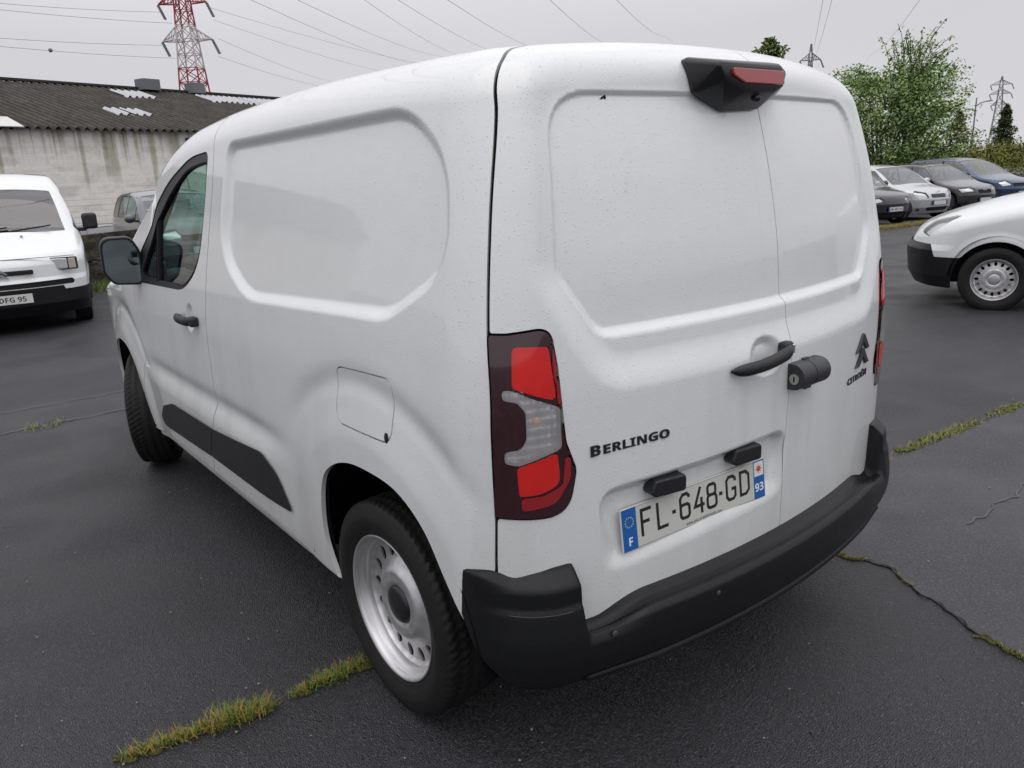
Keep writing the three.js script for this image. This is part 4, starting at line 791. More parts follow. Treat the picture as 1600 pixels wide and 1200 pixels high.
    line(128, [[0, H + 9], [0, 0], [66, 0]]); line(128, [[0, 62], [52, 62]]);                                        // F
    line(236, [[0, -9], [0, H], [68, H]]);                                                                            // L
    g.fillRect(334, y0 + 62, 26, 20); g.fillRect(678, y0 + 62, 26, 20);
    const rrect = (x, y, w, h, r) => { g.beginPath(); g.roundRect(x, y, w, h, r); g.stroke(); };
    rrect(394, y0 + 56, 62, 72, 20); line(394, [[0, 90], [0, 22], [18, 0], [48, 0], [62, 14], [62, 24]]);             // 6
    line(496, [[46, -9], [0, 92], [72, 92]]); line(496, [[50, 50], [50, H + 9]]);                                      // 4
    rrect(594, y0, 58, 58, 18); rrect(590, y0 + 58, 66, 70, 20);                                                      // 8
    line(738, [[66, 30], [66, 16], [50, 0], [16, 0], [0, 18], [0, 110], [16, H], [50, H], [66, 112], [66, 70], [36, 70]]);   // G
    line(846, [[0, 0], [0, H], [44, H], [66, 106], [66, 22], [44, 0], [-9, 0]]);                                       // D
    g.fillStyle = '#e8edf0'; g.font = 'bold 62px sans-serif'; g.textAlign = 'center'; g.fillText('F', 48, 196);
    g.fillStyle = '#d9c667'; for (let k = 0; k < 12; k++) { const a = k / 12 * 6.283; g.beginPath(); g.arc(47 + Math.cos(a) * 26, 72 + Math.sin(a) * 26, 3.4, 0, 7); g.fill(); }
    g.fillStyle = '#e6e6e2'; g.fillRect(960, 8, 74, 82); g.fillStyle = '#d2502c'; for (let k = 0; k < 8; k++) { const a = k / 8 * 6.283; g.beginPath(); g.moveTo(997 + Math.cos(a) * 30, 49 + Math.sin(a) * 30); g.lineTo(997 + Math.cos(a + 0.5) * 11, 49 + Math.sin(a + 0.5) * 11); g.lineTo(997 + Math.cos(a - 0.5) * 11, 49 + Math.sin(a - 0.5) * 11); g.fill(); } g.beginPath(); g.arc(997, 49, 14, 0, 7); g.fill();
    g.fillStyle = '#eef2f4'; g.font = 'bold 66px sans-serif'; g.fillText('93', 997, 178);
    g.fillStyle = '#2a2c2e'; g.font = 'bold 21px sans-serif'; g.fillText('www.JALLU-BERTHIER.com', 560, 208);
    const t = new THREE.CanvasTexture(c); t.colorSpace = THREE.SRGBColorSpace; t.anisotropy = 8;
    const face = new THREE.MeshPhysicalMaterial({ map: t, roughness: 0.35, clearcoat: 0.6, clearcoatRoughness: 0.1 });
    const b = mesh('plate_base', rboxG(0.52, 0.112, 0.005, 0.0024), std(0.6, 0.6, 0.58, 0.5), holder);
    const f = mesh('plate_print', new THREE.PlaneGeometry(0.514, 0.108).translate(0, 0, 0.0029), face, holder);
    const z1 = V.point(-0.50, 0.675), z2 = V.point(-0.08, 0.675);
    holder.position.set(-0.297, 0.671, Math.max((z1 + z2) / 2, V.point(-0.297, 0.675)) + 0.006); holder.rotation.set(-0.10, -Math.atan2(z2 - z1, 0.42), 0.018, 'YXZ');
    for (const [x, y] of [[-0.415, 0.764], [-0.135, 0.775]]) {
      const sh = new THREE.Shape(roundPoly([[-.064, -.014, .006], [-.050, -.027, .006], [.058, -.027, .006], [.058, .016, .008], [-.050, .016, .008]]).map(([a, b2]) => new THREE.Vector2(a, b2)));
      const e = new THREE.ExtrudeGeometry(sh, { depth: 0.040, bevelEnabled: true, bevelSize: 0.006, bevelThickness: 0.008, bevelSegments: 3, curveSegments: 4 });
      e.scale(0.80, 0.80, 0.86); const o = mesh('plate_lamp', e, M.trim, van); o.position.set(x, y, V.point(x, 0.80) - 0.030); o.rotation.y = -0.14 + 0.25 * (x + 0.135);
    }
  }
  // ---- high brake light over the doors
  {
    const top = new THREE.Group(); top.name = 'high_brake_light'; van.add(top); top.scale.y = 0.88; top.position.set(0, 1.705 * 0.12, 0);
    const base = [[-.205, 1.757], [.125, 1.760], [.143, 1.735], [.130, 1.702], [.040, 1.655], [-.105, 1.647], [-.195, 1.690]], front = [[-.185, 1.745], [.062, 1.748], [.084, 1.733], [.076, 1.704], [.045, 1.688], [-.090, 1.684], [-.165, 1.712]];
    const pts = []; const rb = 0.016;
    const ball = []; for (let a = 0; a < 12; a++) for (let b = -3; b <= 3; b++) ball.push([Math.cos(a * Math.PI / 6) * Math.cos(b * .5), Math.sin(b * .5), Math.sin(a * Math.PI / 6) * Math.cos(b * .5)]);
    for (const [x, y] of base) { const z = V.point(x, y); for (const [a, b, c] of ball) pts.push(new THREE.Vector3(x + a * rb * .6, y + b * rb * .6, z - 0.012 + c * rb * .6), new THREE.Vector3(x + a * rb, y + b * rb, z + 0.012 + c * rb * .5)); }
    for (const [x, y] of front) for (const [a, b, c] of ball) pts.push(new THREE.Vector3(x * 0.94 - 0.003 + a * rb, (y - 1.718) * 0.88 + 1.718 + b * rb, 0.571 - 0.09 * x * x + c * rb));
    const { ConvexGeometry } = await import('three/addons/geometries/ConvexGeometry.js');
    mesh('housing', toCreasedNormals(new ConvexGeometry(pts), 0.5), M.blackWet, top);
    const sh = new THREE.Shape(roundPoly([[-.112, .016, .006], [.112, .016, .006], [.114, -.020, .006], [-.062, -.020, .012], [-.112, .000, .008]]).map(([a, b]) => new THREE.Vector2(a, b)));
    const e = new THREE.ExtrudeGeometry(sh, { depth: 0.010, bevelEnabled: true, bevelSize: 0.002, bevelThickness: 0.002, bevelSegments: 2, curveSegments: 4 });
    const l = mesh('red_lens', e, M.redDim ??= std(0.36, 0.02, 0.028, 0.2, { clearcoat: 1, clearcoatRoughness: 0.06 }), top); l.scale.set(0.92, 0.94, 1); l.position.set(-0.042, 1.720, 0.582); l.rotation.x = -0.06;
    const ln = new THREE.SphereGeometry(0.012, 20, 12); ln.translate(-0.02, 1.664, 0.570); mesh('camera_lens', ln, M.blackWet, top);
  }
  // ---- door handles, lock
  {
    const hd = new THREE.Group(); hd.name = 'door_handle'; van.add(hd);
    const handle = (pts, parent, ry, rz) => { const cv = new THREE.CatmullRomCurve3(pts.map((p) => new THREE.Vector3(...p))), n = 40, m = 14, pos = [], idx = []; for (let k = 0; k <= n; k++) { const c = cv.getPoint(k / n), e = Math.min(1, Math.sqrt(Math.sin(Math.PI * clamp(k / n, 0.02, 0.98))) * 1.15); for (let j = 0; j < m; j++) { const a = j / m * 6.2832; pos.push(c.x, c.y + Math.sin(a) * ry * e * (1 + 0.25 * k / n), c.z + Math.cos(a) * rz * e); } } for (let k = 0; k < n; k++) for (let j = 0; j < m; j++) { const a = k * m + j, b = k * m + (j + 1) % m; idx.push(a, a + m, b, b, a + m, b + m); } for (const k of [0, n]) for (let j = 1; j < m - 1; j++) idx.push(k * m, k * m + (k ? j : j + 1), k * m + (k ? j + 1 : j)); const g = new THREE.BufferGeometry(); g.setAttribute('position', new THREE.Float32BufferAttribute(pos, 3)); g.setAttribute('uv', new THREE.Float32BufferAttribute(pos.flatMap((v, i) => i % 3 === 2 ? [] : [v]), 2)); g.setIndex(idx); g.computeVertexNormals(); return mesh('grip', g, M.trim, parent); };
    M.trim.side = THREE.DoubleSide;
    const zf = V.nrm && V.point(-0.22, 1.0);
    handle([[-.212, 1.010, zf + .008], [-.19, 1.010, zf + .020], [-.12, 1.014, zf + .036], [-.05, 1.021, zf + .038], [.005, 1.029, zf + .032], [.028, 1.032, zf + .012]], hd, 0.0155, 0.0135);
    mesh('handle_end', rboxG(0.040, 0.040, 0.034, 0.012, 0.016, 1.031, zf + 0.014), M.trim, hd);
    mesh('key_slot', rboxG(0.010, 0.024, 0.006, 0.002, 0.024, 1.032, zf + 0.0315), M.chrome, hd);
    // front door handle
    const fh = new THREE.Group(); fh.name = 'door_handle'; ld.add(fh); fh.position.set(-0.905, 1.003, -1.435); fh.rotation.y = -Math.PI / 2;
    handle([[-.118, 0.0, .006], [-.09, 0.0, .026], [-.03, 0.0, .040], [.04, 0.0, .040], [.09, 0.0, .030], [.118, 0.0, .006]], fh, 0.0155, 0.012);
    mesh('handle_end', rboxG(0.050, 0.040, 0.036, 0.012, 0.098, 0, 0.018), M.trim, fh);
    // barrel lock across the door joint
    const lk = new THREE.Group(); lk.name = 'security_lock'; van.add(lk); lk.scale.set(0.92, 0.92, 0.86); lk.position.set(0.118, 0.948, V.point(0.1, 0.944) + 0.001);
    const D = new THREE.Shape(); D.moveTo(0, -.037); D.lineTo(.020, -.037); D.absarc(.020, 0, .037, -Math.PI / 2, Math.PI / 2, false); D.lineTo(0, .037); D.closePath();
    const ex = (len, off, k = 1) => { const g = new THREE.ExtrudeGeometry(D, { depth: len, bevelEnabled: true, bevelSize: 0.002, bevelThickness: 0.002, bevelSegments: 2, curveSegments: 14 }); g.scale(k, k, 1); g.rotateY(Math.PI / 2); g.scale(1, 1, -1); const ix = g.attributes.position; g.translate(off, 0, 0); g.computeVertexNormals(); return g; };
    M.lock ??= std(0.03, 0.032, 0.036, 0.42, { side: THREE.DoubleSide });
    mesh('lock_body', ex(0.066, -0.084, 1), M.lock, lk); mesh('lock_body', ex(0.072, -0.012, 1), M.lock, lk); mesh('lock_joint', ex(0.010, -0.018, 0.94), M.gap, lk);
    mesh('mounting_foot', merged([rboxG(0.03, 0.088, 0.010, 0.003, 0.0, 0, 0.004), rboxG(0.035, 0.010, 0.030, 0.003, -0.02, -0.040, 0.018)]), M.lock, lk);
    const kc = new THREE.CylinderGeometry(0.016, 0.016, 0.006, 28); kc.rotateZ(Math.PI / 2); kc.translate(-0.088, -0.004, 0.026); mesh('key_cylinder', kc, std(0.42, 0.42, 0.38, 0.35, { metalness: 0.8 }), lk);
    mesh('key_slit', boxG(0.002, 0.016, 0.0035, -0.0915, -0.004, 0.026), M.gap, lk);
  }
  // ---- badges
  {
    const put = (name, g, x, y, off, tilt = 0) => { const o = mesh(name, g, M.badge, van), n = V.nrm(x, y); o.position.set(x, y, V.point(x, y) + off); o.rotation.set(-Math.asin(clamp(n[1], -1, 1)), Math.atan2(n[0], n[2]), tilt, 'YXZ'); return o; };
    const text = (s, size, sx) => { const g = new TextGeometry(s, { font: FONT, size, depth: 0.0018, curveSegments: 5, bevelEnabled: true, bevelSize: 0.0004, bevelThickness: 0.0006, bevelSegments: 1 }); g.scale(sx, 1, 1); g.computeBoundingBox(); return g; };
    const big = text('B', 0.0255, 1.25); const w = big.boundingBox.max.x + 0.004; const rest = text('ERLINGO', 0.0215, 1.30); rest.translate(w, 0, 0); const g = merged([big, rest]); g.computeBoundingBox(); const L = g.boundingBox.max.x; g.translate(-L / 2, -0.011, 0); g.scale(0.232 / L, 1, 1);
    put('model_lettering', g, -0.533, 0.895, -0.0005, 0.012);
    const chev = (y) => new THREE.ExtrudeGeometry(new THREE.Shape([[-.058, -.050], [-.033, -.050], [0, -.021], [.033, -.050], [.058, -.050], [.008, .000], [0, .003], [-.008, .000]].map(([u, v]) => new THREE.Vector2(u, v + y))), { depth: 0.004, bevelEnabled: true, bevelSize: 0.0015, bevelThickness: 0.003, bevelSegments: 2 });
    put('emblem', merged([chev(0.051), chev(0.004)]), 0.535, 0.925, 0.0);
    const ci = text('CITROËN', 0.020, 1.1); const W2 = ci.boundingBox.max.x; ci.scale(0.175 / W2, 1, 1); ci.translate(-0.0875, -0.01, 0); put('brand_lettering', ci, 0.505, 0.846, -0.0005, 0.0);
  }
  mesh('dirt_scrap', merged([boxG(0.016, 0.004, 0.0015, -0.470, 1.671, V.point(-0.470, 1.671) + 0.0012, 0, 0, 0.5), boxG(0.007, 0.006, 0.0015, -0.466, 1.670, V.point(-0.466, 1.670) + 0.0014, 0, 0, -0.4)]), M.gap, van);
  // ---- mirror, side repeater
  {
    const mi = new THREE.Group(); mi.name = 'wing_mirror'; van.add(mi);
    mi.position.set(-0.965, 1.192, -2.18); mi.rotation.set(0.10, -0.12, 0); mi.scale.set(0.84, 0.92, 0.95);
    const ol = roundPoly([[-.098, .128, .06], [.060, .128, .055], [.100, .06, .08], [.112, -.10, .045], [.08, -.122, .04], [-.055, -.112, .06], [-.100, -.05, .07]], 8), lay = [[-.070, .50], [-.066, .66], [-.050, .85], [-.02, .97], [.010, 1.0], [.030, .985], [.036, .95]];
    const pos = [], idx = [], m = ol.length; for (const [z, k] of lay) for (const [x, y] of ol) pos.push(x * k, y * k, z); for (let l = 0; l < lay.length - 1; l++) for (let j = 0; j < m; j++) { const a = l * m + j, b = l * m + (j + 1) % m; idx.push(a, a + m, b, b, a + m, b + m); } for (let j = 1; j < m - 1; j++) idx.push(0, j, j + 1);
    const g = new THREE.BufferGeometry(); g.setAttribute('position', new THREE.Float32BufferAttribute(pos, 3)); g.setAttribute('uv', new THREE.Float32BufferAttribute(pos.flatMap((v, i) => i % 3 === 2 ? [] : [v]), 2)); g.setIndex(idx); g.computeVertexNormals(); mesh('mirror_housing', g, M.trim, mi);
    const gl = new THREE.ShapeGeometry(new THREE.Shape(ol.map(([x, y]) => new THREE.Vector2(x * .88, y * .90)))); gl.rotateY(0.0); gl.translate(0, 0, 0.026); mesh('mirror_glass', gl, M.mirror, mi);
    const rimS = new THREE.Shape(ol.map(([x, y]) => new THREE.Vector2(x * .97, y * .97))); rimS.holes.push(new THREE.Path(ol.map(([x, y]) => new THREE.Vector2(x * .87, y * .89)))); mesh('mirror_rim', new THREE.ExtrudeGeometry(rimS, { depth: 0.012, bevelEnabled: false }).translate(0, 0, 0.022), M.trim, mi);
    mesh('mirror_arm', merged([rboxG(0.14, 0.070, 0.05, 0.015, 0.160, -0.055, -0.015), rboxG(0.06, 0.10, 0.08, 0.02, 0.165, -0.045, -0.02)]), M.trim, mi);
    const rp = new THREE.SphereGeometry(0.020, 16, 12); rp.scale(0.5, 0.8, 1.5); rp.translate(-0.897, 0.768, -2.443); mesh('side_repeater', rp, M.lensClear, van);
  }
  // road film low on the paint and runs below the lock, as colour of the paint itself
  {
    const na = noiseTile(23, 81), nb2 = noiseTile(61, 83);
    van.traverse((o) => { if (o.material !== M.white) return; const p = o.geometry.attributes.position, c = new Float32Array(p.count * 3);
      for (let k = 0; k < p.count; k++) { const x = p.getX(k), y = p.getY(k), z = p.getZ(k), s = z > 0.45 ? x : z, n = 0.6 * na(s * 0.5, y * 0.2) + 0.4 * nb2(s * 0.9, y * 0.3);
        let d = 0.20 * sstep(0.85, 0.30, y) * (0.35 + 0.65 * n) + 0.05 * sstep(0.6, 0.8, na(s * 0.35, y * 0.05)) * sstep(1.3, 0.6, y);
        if (z > 0.5) for (const [xc, w, y1] of [[0.06, 0.012, 0.90], [0.10, 0.03, 0.90], [0.17, 0.015, 0.90], [-0.15, 0.02, 0.99], [-0.02, 0.015, 0.99]]) d += 0.06 * Math.exp(-(((x - xc) / w) ** 2)) * sstep(y1, y1 - 0.04, y) * sstep(0.55, 0.85, y);
        c[k * 3] = 1 - d; c[k * 3 + 1] = 1 - d * 1.05; c[k * 3 + 2] = 1 - d * 1.15; }
      o.geometry.setAttribute('color', new THREE.BufferAttribute(c, 3)); });
  }
  // ---- wheels
  for (const [x, z, st] of [[-0.792, 0, 0], [0.792, 0, 0], [-0.785, -2.785, -0.42], [0.785, -2.785, -0.42]]) {
    const w = steelWheel(van, 0.322, 0.217, 0.205, 16, M.blackWet); w.position.set(x, 0.322, z); w.rotation.y = x > 0 ? Math.PI + st : st;
  }
  // ---- inside the cab
  mesh('bulkhead', boxG(1.5, 1.35, 0.03, 0, 1.02, -1.12), M.cabin, van);
  mesh('dashboard', merged([rboxG(1.5, 0.34, 0.42, 0.08, 0, 0.93, -2.42), rboxG(0.46, 0.10, 0.26, 0.05, -0.38, 1.12, -2.36)]), M.cabin, van);
  for (const x of [-0.40, 0.38]) { const s = new THREE.Group(); s.name = 'front_seat'; van.add(s); s.position.set(x, 0, -1.58); mesh('seat_cushion', rboxG(0.50, 0.16, 0.52, 0.06, 0, 0.72, -0.10), M.seat, s); const b = mesh('seat_backrest', rboxG(0.48, 0.62, 0.13, 0.06, 0, 1.05, 0.20), M.seat, s); b.rotation.x = 0.12; mesh('headrest', rboxG(0.27, 0.18, 0.10, 0.045, 0, 1.44, 0.34), M.seat, s); }
  { const sw = new THREE.Group(); sw.name = 'steering_wheel'; van.add(sw); sw.position.set(-0.40, 1.06, -2.06); sw.rotation.x = -0.45; mesh('wheel_rim', new THREE.TorusGeometry(0.18, 0.016, 10, 48), M.cabin, sw); mesh('wheel_hub', merged([rboxG(0.14, 0.11, 0.05, 0.02), boxG(0.34, 0.03, 0.02)]), M.cabin, sw); }
}

// ------------------------------------------------------------------ the other vehicles: same kind of surface, coarser
function carBody(S) {
  const hz = smooth(S.top), pl = smooth(S.plan), wy = smooth(S.wy), rT = S.rTop ?? 0.07;
  const F = (x, y, z) => {
    const ax = Math.abs(x), fs = ax - wy(y) * pl(z);
    const dh = (hz(z + 0.02) - hz(z - 0.02)) / 0.04, ft = (y - hz(z) + (S.crown ?? 0.05) * (ax / 0.7) ** 2.2) / Math.sqrt(1 + dh * dh);
    const ff = -z - S.nose(y) + S.noseBow * (ax / 0.8) ** 2.2, fr = z - S.tail(y) + 0.06 * (ax / 0.7) ** 2;
    let f = filletMax(fs, fr, 0.12); f = filletMax(f, ff, S.rNose ?? 0.16); f = filletMax(f, ft, rT);
    if (f > 0.1 || f < -0.1) return f;
    for (const zc of [S.axF, S.axR]) { const d = Math.hypot(z - zc, y - S.R); f -= 0.014 * sstep(S.R + 0.16, S.R + 0.06, d) * sstep(0.3, 0.6, ax); }
    if (S.crease && y < S.crease + 0.1 && y > 0.2) f += 0.012 * Math.exp(-(((y - S.crease) / 0.03) ** 2)) * sstep(S.axF + .3, S.axF + .7, z) * sstep(S.axR - .3, S.axR - .7, z);
    return f;
  };
  const c = S.c ?? 1, X = 0.5, Z0 = -S.L / 2 + 0.42, Z1 = S.L / 2 - 0.34, ring = [];
  const st = (a, b, d) => { const n = Math.max(1, Math.round(Math.abs(b - a) / d)); return Array.from({ length: n }, (_, k) => a + (b - a) * k / n); };
  for (const z of st(Z0, Z1, .035 * c)) ring.push([-X, z, -1, 0]);
  for (const t of st(0, 1, c / 16)) ring.push([-X, Z1, -Math.cos(t * 1.5708), Math.sin(t * 1.5708)]);
  for (const x of st(-X, X, .05 * c)) ring.push([x, Z1, 0, 1]);
  for (const t of st(0, 1, c / 16)) ring.push([X, Z1, Math.sin(t * 1.5708), Math.cos(t * 1.5708)]);
  for (const z of st(Z1, Z0, .035 * c)) ring.push([X, z, 1, 0]);
  for (const t of st(0, 1, c / 22)) ring.push([X, Z0, Math.cos(t * 1.5708), -Math.sin(t * 1.5708)]);
  for (const x of st(X, -X, .03 * c)) ring.push([x, Z0, 0, -1]);
  for (const t of st(0, 1, c / 22)) ring.push([-X, Z0, -Math.sin(t * 1.5708), -Math.cos(t * 1.5708)]);
  ring.push(ring[0]);
  const yb = S.bottom + 0.02, yc = (z) => Math.max(yb + 0.12, Math.min(S.H - 0.24, hz(z) - 0.20)), rows = [], N = Math.round(44 / c), A = Math.round(16 / c);
  for (let k = 0; k <= N; k++) rows.push(ring.map(([x, z, dx, dz]) => [[x, lerp(yb, yc(z), k / N), z], [dx, 0, dz]]));
  for (let k = 1; k <= A; k++) { const a = k / A * Math.PI / 2; rows.push(ring.map(([x, z, dx, dz]) => [[x, yc(z), z], [dx * Math.cos(a), Math.sin(a), dz * Math.cos(a)]])); }
  const zs = [...st(Z0, Z1, .04 * c), Z1];
  return { F, hz, shell: joinMesh([gridMesh(F, rows, 1e-3), gridMesh(F, Array.from({ length: 25 }, (_, k) => zs.map((z) => [[lerp(-X, X, k / 24), yc(z), z], [0, 1, 0]])), 1e-3)]) };
}
function buildCar(S, root) {
  const { F, shell } = carBody(S);
  const sg = S.sideGlass ? sdPoly(roundPoly(S.sideGlass), 3) : () => 9;
  const ws = (x, y, z) => Math.min(z - S.ws[0], S.ws[1] - z, (S.wsW ?? 0.62) + 0.10 * clamp((S.ws[1] - z) / (S.ws[1] - S.ws[0])) - Math.abs(x), y - S.wsY);
  const rw = (x, y, z) => S.rw ? Math.min(z - S.rw[0], y - S.rw[1], S.rw[2] - y, 0.56 - Math.abs(x)) : -9;
  const side = (x, y, z) => Math.max(sg(z, y), 0.45 - Math.abs(x));
  const arch = (y, z) => Math.min(Math.hypot(z - S.axF, y - S.R) - S.R - 0.055, Math.hypot(z - S.axR, y - S.R) - S.R - 0.055);
  const hl = S.headlight ? sdPoly(roundPoly(S.headlight), 3) : () => 9, Q = (x, z) => (-z - Math.abs(x)) / Math.SQRT2;
  const head = (x, y, z) => (z < 0 ? hl(Q(x, z), y) : 9);
  const gr = (S.grille || []).map((g) => { const f = sdPoly(roundPoly(g), 3); return (x, y, z) => (z < S.axF - 0.2 ? f(Math.abs(x), y) : 9); });
  const bump = S.bumper ?? (() => -9);
  const holes = (x, y, z) => { let v = Math.min(arch(y, z), y - S.bottom - 0.03, head(x, y, z) - 0.002, side(x, y, z), -ws(x, y, z), -rw(x, y, z)); for (const g of gr) v = Math.min(v, g(x, y, z)); return v; };
  const bodyCol = S.paint;
  mesh('body', clip(shell, (x, y, z) => Math.min(holes(x, y, z), -bump(x, y, z) - 0.002), 0.012), bodyCol, root);
  if (S.bumper) mesh('bumper', shift(clip(shell, (x, y, z) => Math.min(arch(y, z), y - S.bottom - 0.03, bump(x, y, z), ...gr.map((g) => g(x, y, z))), 0.012), 0.012), M.blackPlastic, root);
  mesh('windscreen', shift(clip(shell, (x, y, z) => ws(x, y, z) + 0.008), -0.006), S.glass ?? M.glassDark, root);
  if (S.sideGlass) {
    const pil = S.pillars ?? [];
    for (const s of [-1, 1]) { const cuts = [-99, ...pil, 99]; for (let k = 0; k < cuts.length - 1; k++) mesh('side_window', shift(clip(shell, (x, y, z) => Math.min(0.008 - sg(z, y), s * x - 0.45, z - cuts[k] - 0.025, cuts[k + 1] - 0.025 - z)), -0.006), S.glass ?? M.glassDark, root); for (const p of pil) mesh('pillar', shift(clip(shell, (x, y, z) => Math.min(0.008 - sg(z, y), s * x - 0.45, 0.030 - Math.abs(z - p))), -0.003), M.trim, root); }
  }
  if (S.rw) mesh('rear_window', shift(clip(shell, (x, y, z) => rw(x, y, z) + 0.008), -0.006), S.glass ?? M.glassDark, root);
  for (const g of gr) mesh('grille', shift(clip(shell, (x, y, z) => Math.min(-g(x, y, z) + 0.006, S.axF - z)), -0.022), M.gap, root);
  if (S.headlight) for (const s of [-1, 1]) {
    const h = mesh('headlight', shift(clip(shell, (x, y, z) => Math.min(-head(x, y, z), s * x - 0.15)), -0.002), M.headGlass, root);
    const b = mesh('reflector', shift(clip(shell, (x, y, z) => Math.min(-head(x, y, z) - 0.004, s * x - 0.15)), -0.035), M.reflector, h);
  }
  const skin = shift(shell, -0.05);
  mesh('cabin_lining', clip(skin, (x, y, z) => Math.min(side(x, y, z), 0.02 - ws(x, y, z), -rw(x, y, z), arch(y, z) - 0.02)), M.cabin, root);
  mesh('underbody', boxG(1.30, 0.08, S.L - 0.9, 0, S.bottom + 0.10, 0), M.gap, root);
  for (const s of [-1, 1]) { const se = new THREE.Group(); se.name = 'front_seat'; root.add(se); mesh('backrest', rboxG(0.44, 0.58, 0.14, 0.05, s * 0.36, S.wsY - 0.12, S.axF + 1.55), M.seat, se); mesh('headrest', rboxG(0.24, 0.17, 0.1, 0.04, s * 0.36, S.wsY + 0.28, S.axF + 1.62), M.seat, se); }
  mesh('dashboard', rboxG(1.3, 0.2, 0.4, 0.06, 0, S.wsY - 0.12, S.ws[0] + 0.42), M.cabin, root);
  for (const [s, z] of [[-1, S.axF], [1, S.axF], [-1, S.axR], [1, S.axR]]) {
    const liner = new THREE.CylinderGeometry(S.R + 0.09, S.R + 0.09, 0.30, 28, 1, true, 0, Math.PI); liner.rotateZ(Math.PI / 2); liner.translate(s * (S.track + -0.03), S.R + 0.02, z);
    const wall = new THREE.CircleGeometry(S.R + 0.1, 28, 0, Math.PI); wall.rotateY(Math.PI / 2); wall.translate(s * (S.track - 0.16), S.R + 0.02, z);
    mesh('wheel_arch_liner', merged([liner, wall]), M.archDark, root);
    const w = S.alloy ? alloyWheel(root, S) : steelWheel(root, S.R, S.rim, S.tw ?? 0.195, S.holes ?? 14, S.cap ?? M.steelCap);
    w.position.set(s * S.track, S.R, z); w.rotation.y = (s > 0 ? Math.PI : 0) + (z === S.axF ? S.steer ?? 0 : 0);
  }
  if (S.mirror) for (const s of [-1, 1]) { const m = new THREE.Group(); m.name = 'wing_mirror'; root.add(m); const [mx, my, mz] = S.mirror; mesh('mirror_housing', new THREE.SphereGeometry(1, 20, 14).scale(0.10 * (S.mk ?? 1), 0.085 * (S.mk2 ?? S.mk ?? 1), 0.07).translate(s * mx, my, mz), S.mirrorMat ?? bodyCol, m); mesh('mirror_arm', rboxG(0.12, 0.04, 0.06, 0.012, s * (mx - 0.12), my - 0.05, mz), M.trim, m); mesh('mirror_glass', new THREE.CircleGeometry(1, 20).scale(0.08 * (S.mk ?? 1), 0.066 * (S.mk2 ?? S.mk ?? 1), 1).translate(s * mx, my, mz + 0.058), M.mirror, m); }
  // front face helper
  const face = (x, y) => shoot(F, [x, y, S.axF], [0, 0, -1]);
  const zf = (x, y) => S.axF - face(x, y);
  if (S.plateText !== undefined) {
    const cv = document.createElement('canvas'); cv.width = 520; cv.height = 110; const g = cv.getContext('2d'); g.fillStyle = '#d2d3cf'; g.fillRect(0, 0, 520, 110); if (S.plateBlue !== false) { g.fillStyle = '#1c4f94'; g.fillRect(0, 0, 44, 110); g.fillRect(476, 0, 44, 110); }
    g.fillStyle = '#1c1d1f'; g.font = 'bold 84px sans-serif'; g.textAlign = 'center'; g.textBaseline = 'middle'; if (S.plateText) g.fillText(S.plateText, 260, 58, S.plateBlue === false ? 490 : 410);
    const t = new THREE.CanvasTexture(cv); t.colorSpace = THREE.SRGBColorSpace; const y = S.plateY, z = zf(0.0, y) - 0.022;
    const p = new THREE.Group(); p.name = 'licence_plate'; root.add(p); mesh('plate_base', boxG(0.52, 0.11, 0.012, 0, y, z + 0.008), M.trim, p); mesh('plate_print', new THREE.PlaneGeometry(0.515, 0.105).rotateY(Math.PI).translate(0, y, z), new THREE.MeshPhysicalMaterial({ map: t, roughness: 0.4 }), p);
  }
  return { F, zf, shell };
}
function alloyWheel(root, S) {
  const w = new THREE.Group(); w.name = 'wheel'; root.add(w);
  mesh('tyre', tyreGeo(S.R, S.rim - 0.004, 0.20, 0.6), M.tyre, w);
  const gs = []; const barrel = new THREE.LatheGeometry([[S.rim - .03, -.05], [S.rim - .022, .05], [S.rim - .004, .085], [S.rim, .08]].map(([r, h]) => new THREE.Vector2(r, h)), 48); barrel.rotateZ(Math.PI / 2); gs.push(barrel);
  for (let k = 0; k < 5; k++) for (const d of [-.13, .13]) { const a = k / 5 * 6.2832, g = boxG(0.03, S.rim - .03, 0.035, -0.062, (S.rim - .02) / 2 + .01, 0); g.rotateX(a + d); gs.push(g); }
  const hub = new THREE.CylinderGeometry(.055, .06, .04, 24); hub.rotateZ(Math.PI / 2); hub.translate(-.06, 0, 0); gs.push(hub);
  mesh('rim', merged(gs), M.alloy, w);
  const d = new THREE.CylinderGeometry(S.rim * .7, S.rim * .7, .02, 32); d.rotateZ(Math.PI / 2); mesh('brake_disc', d, M.gap, w);
  return w;
}
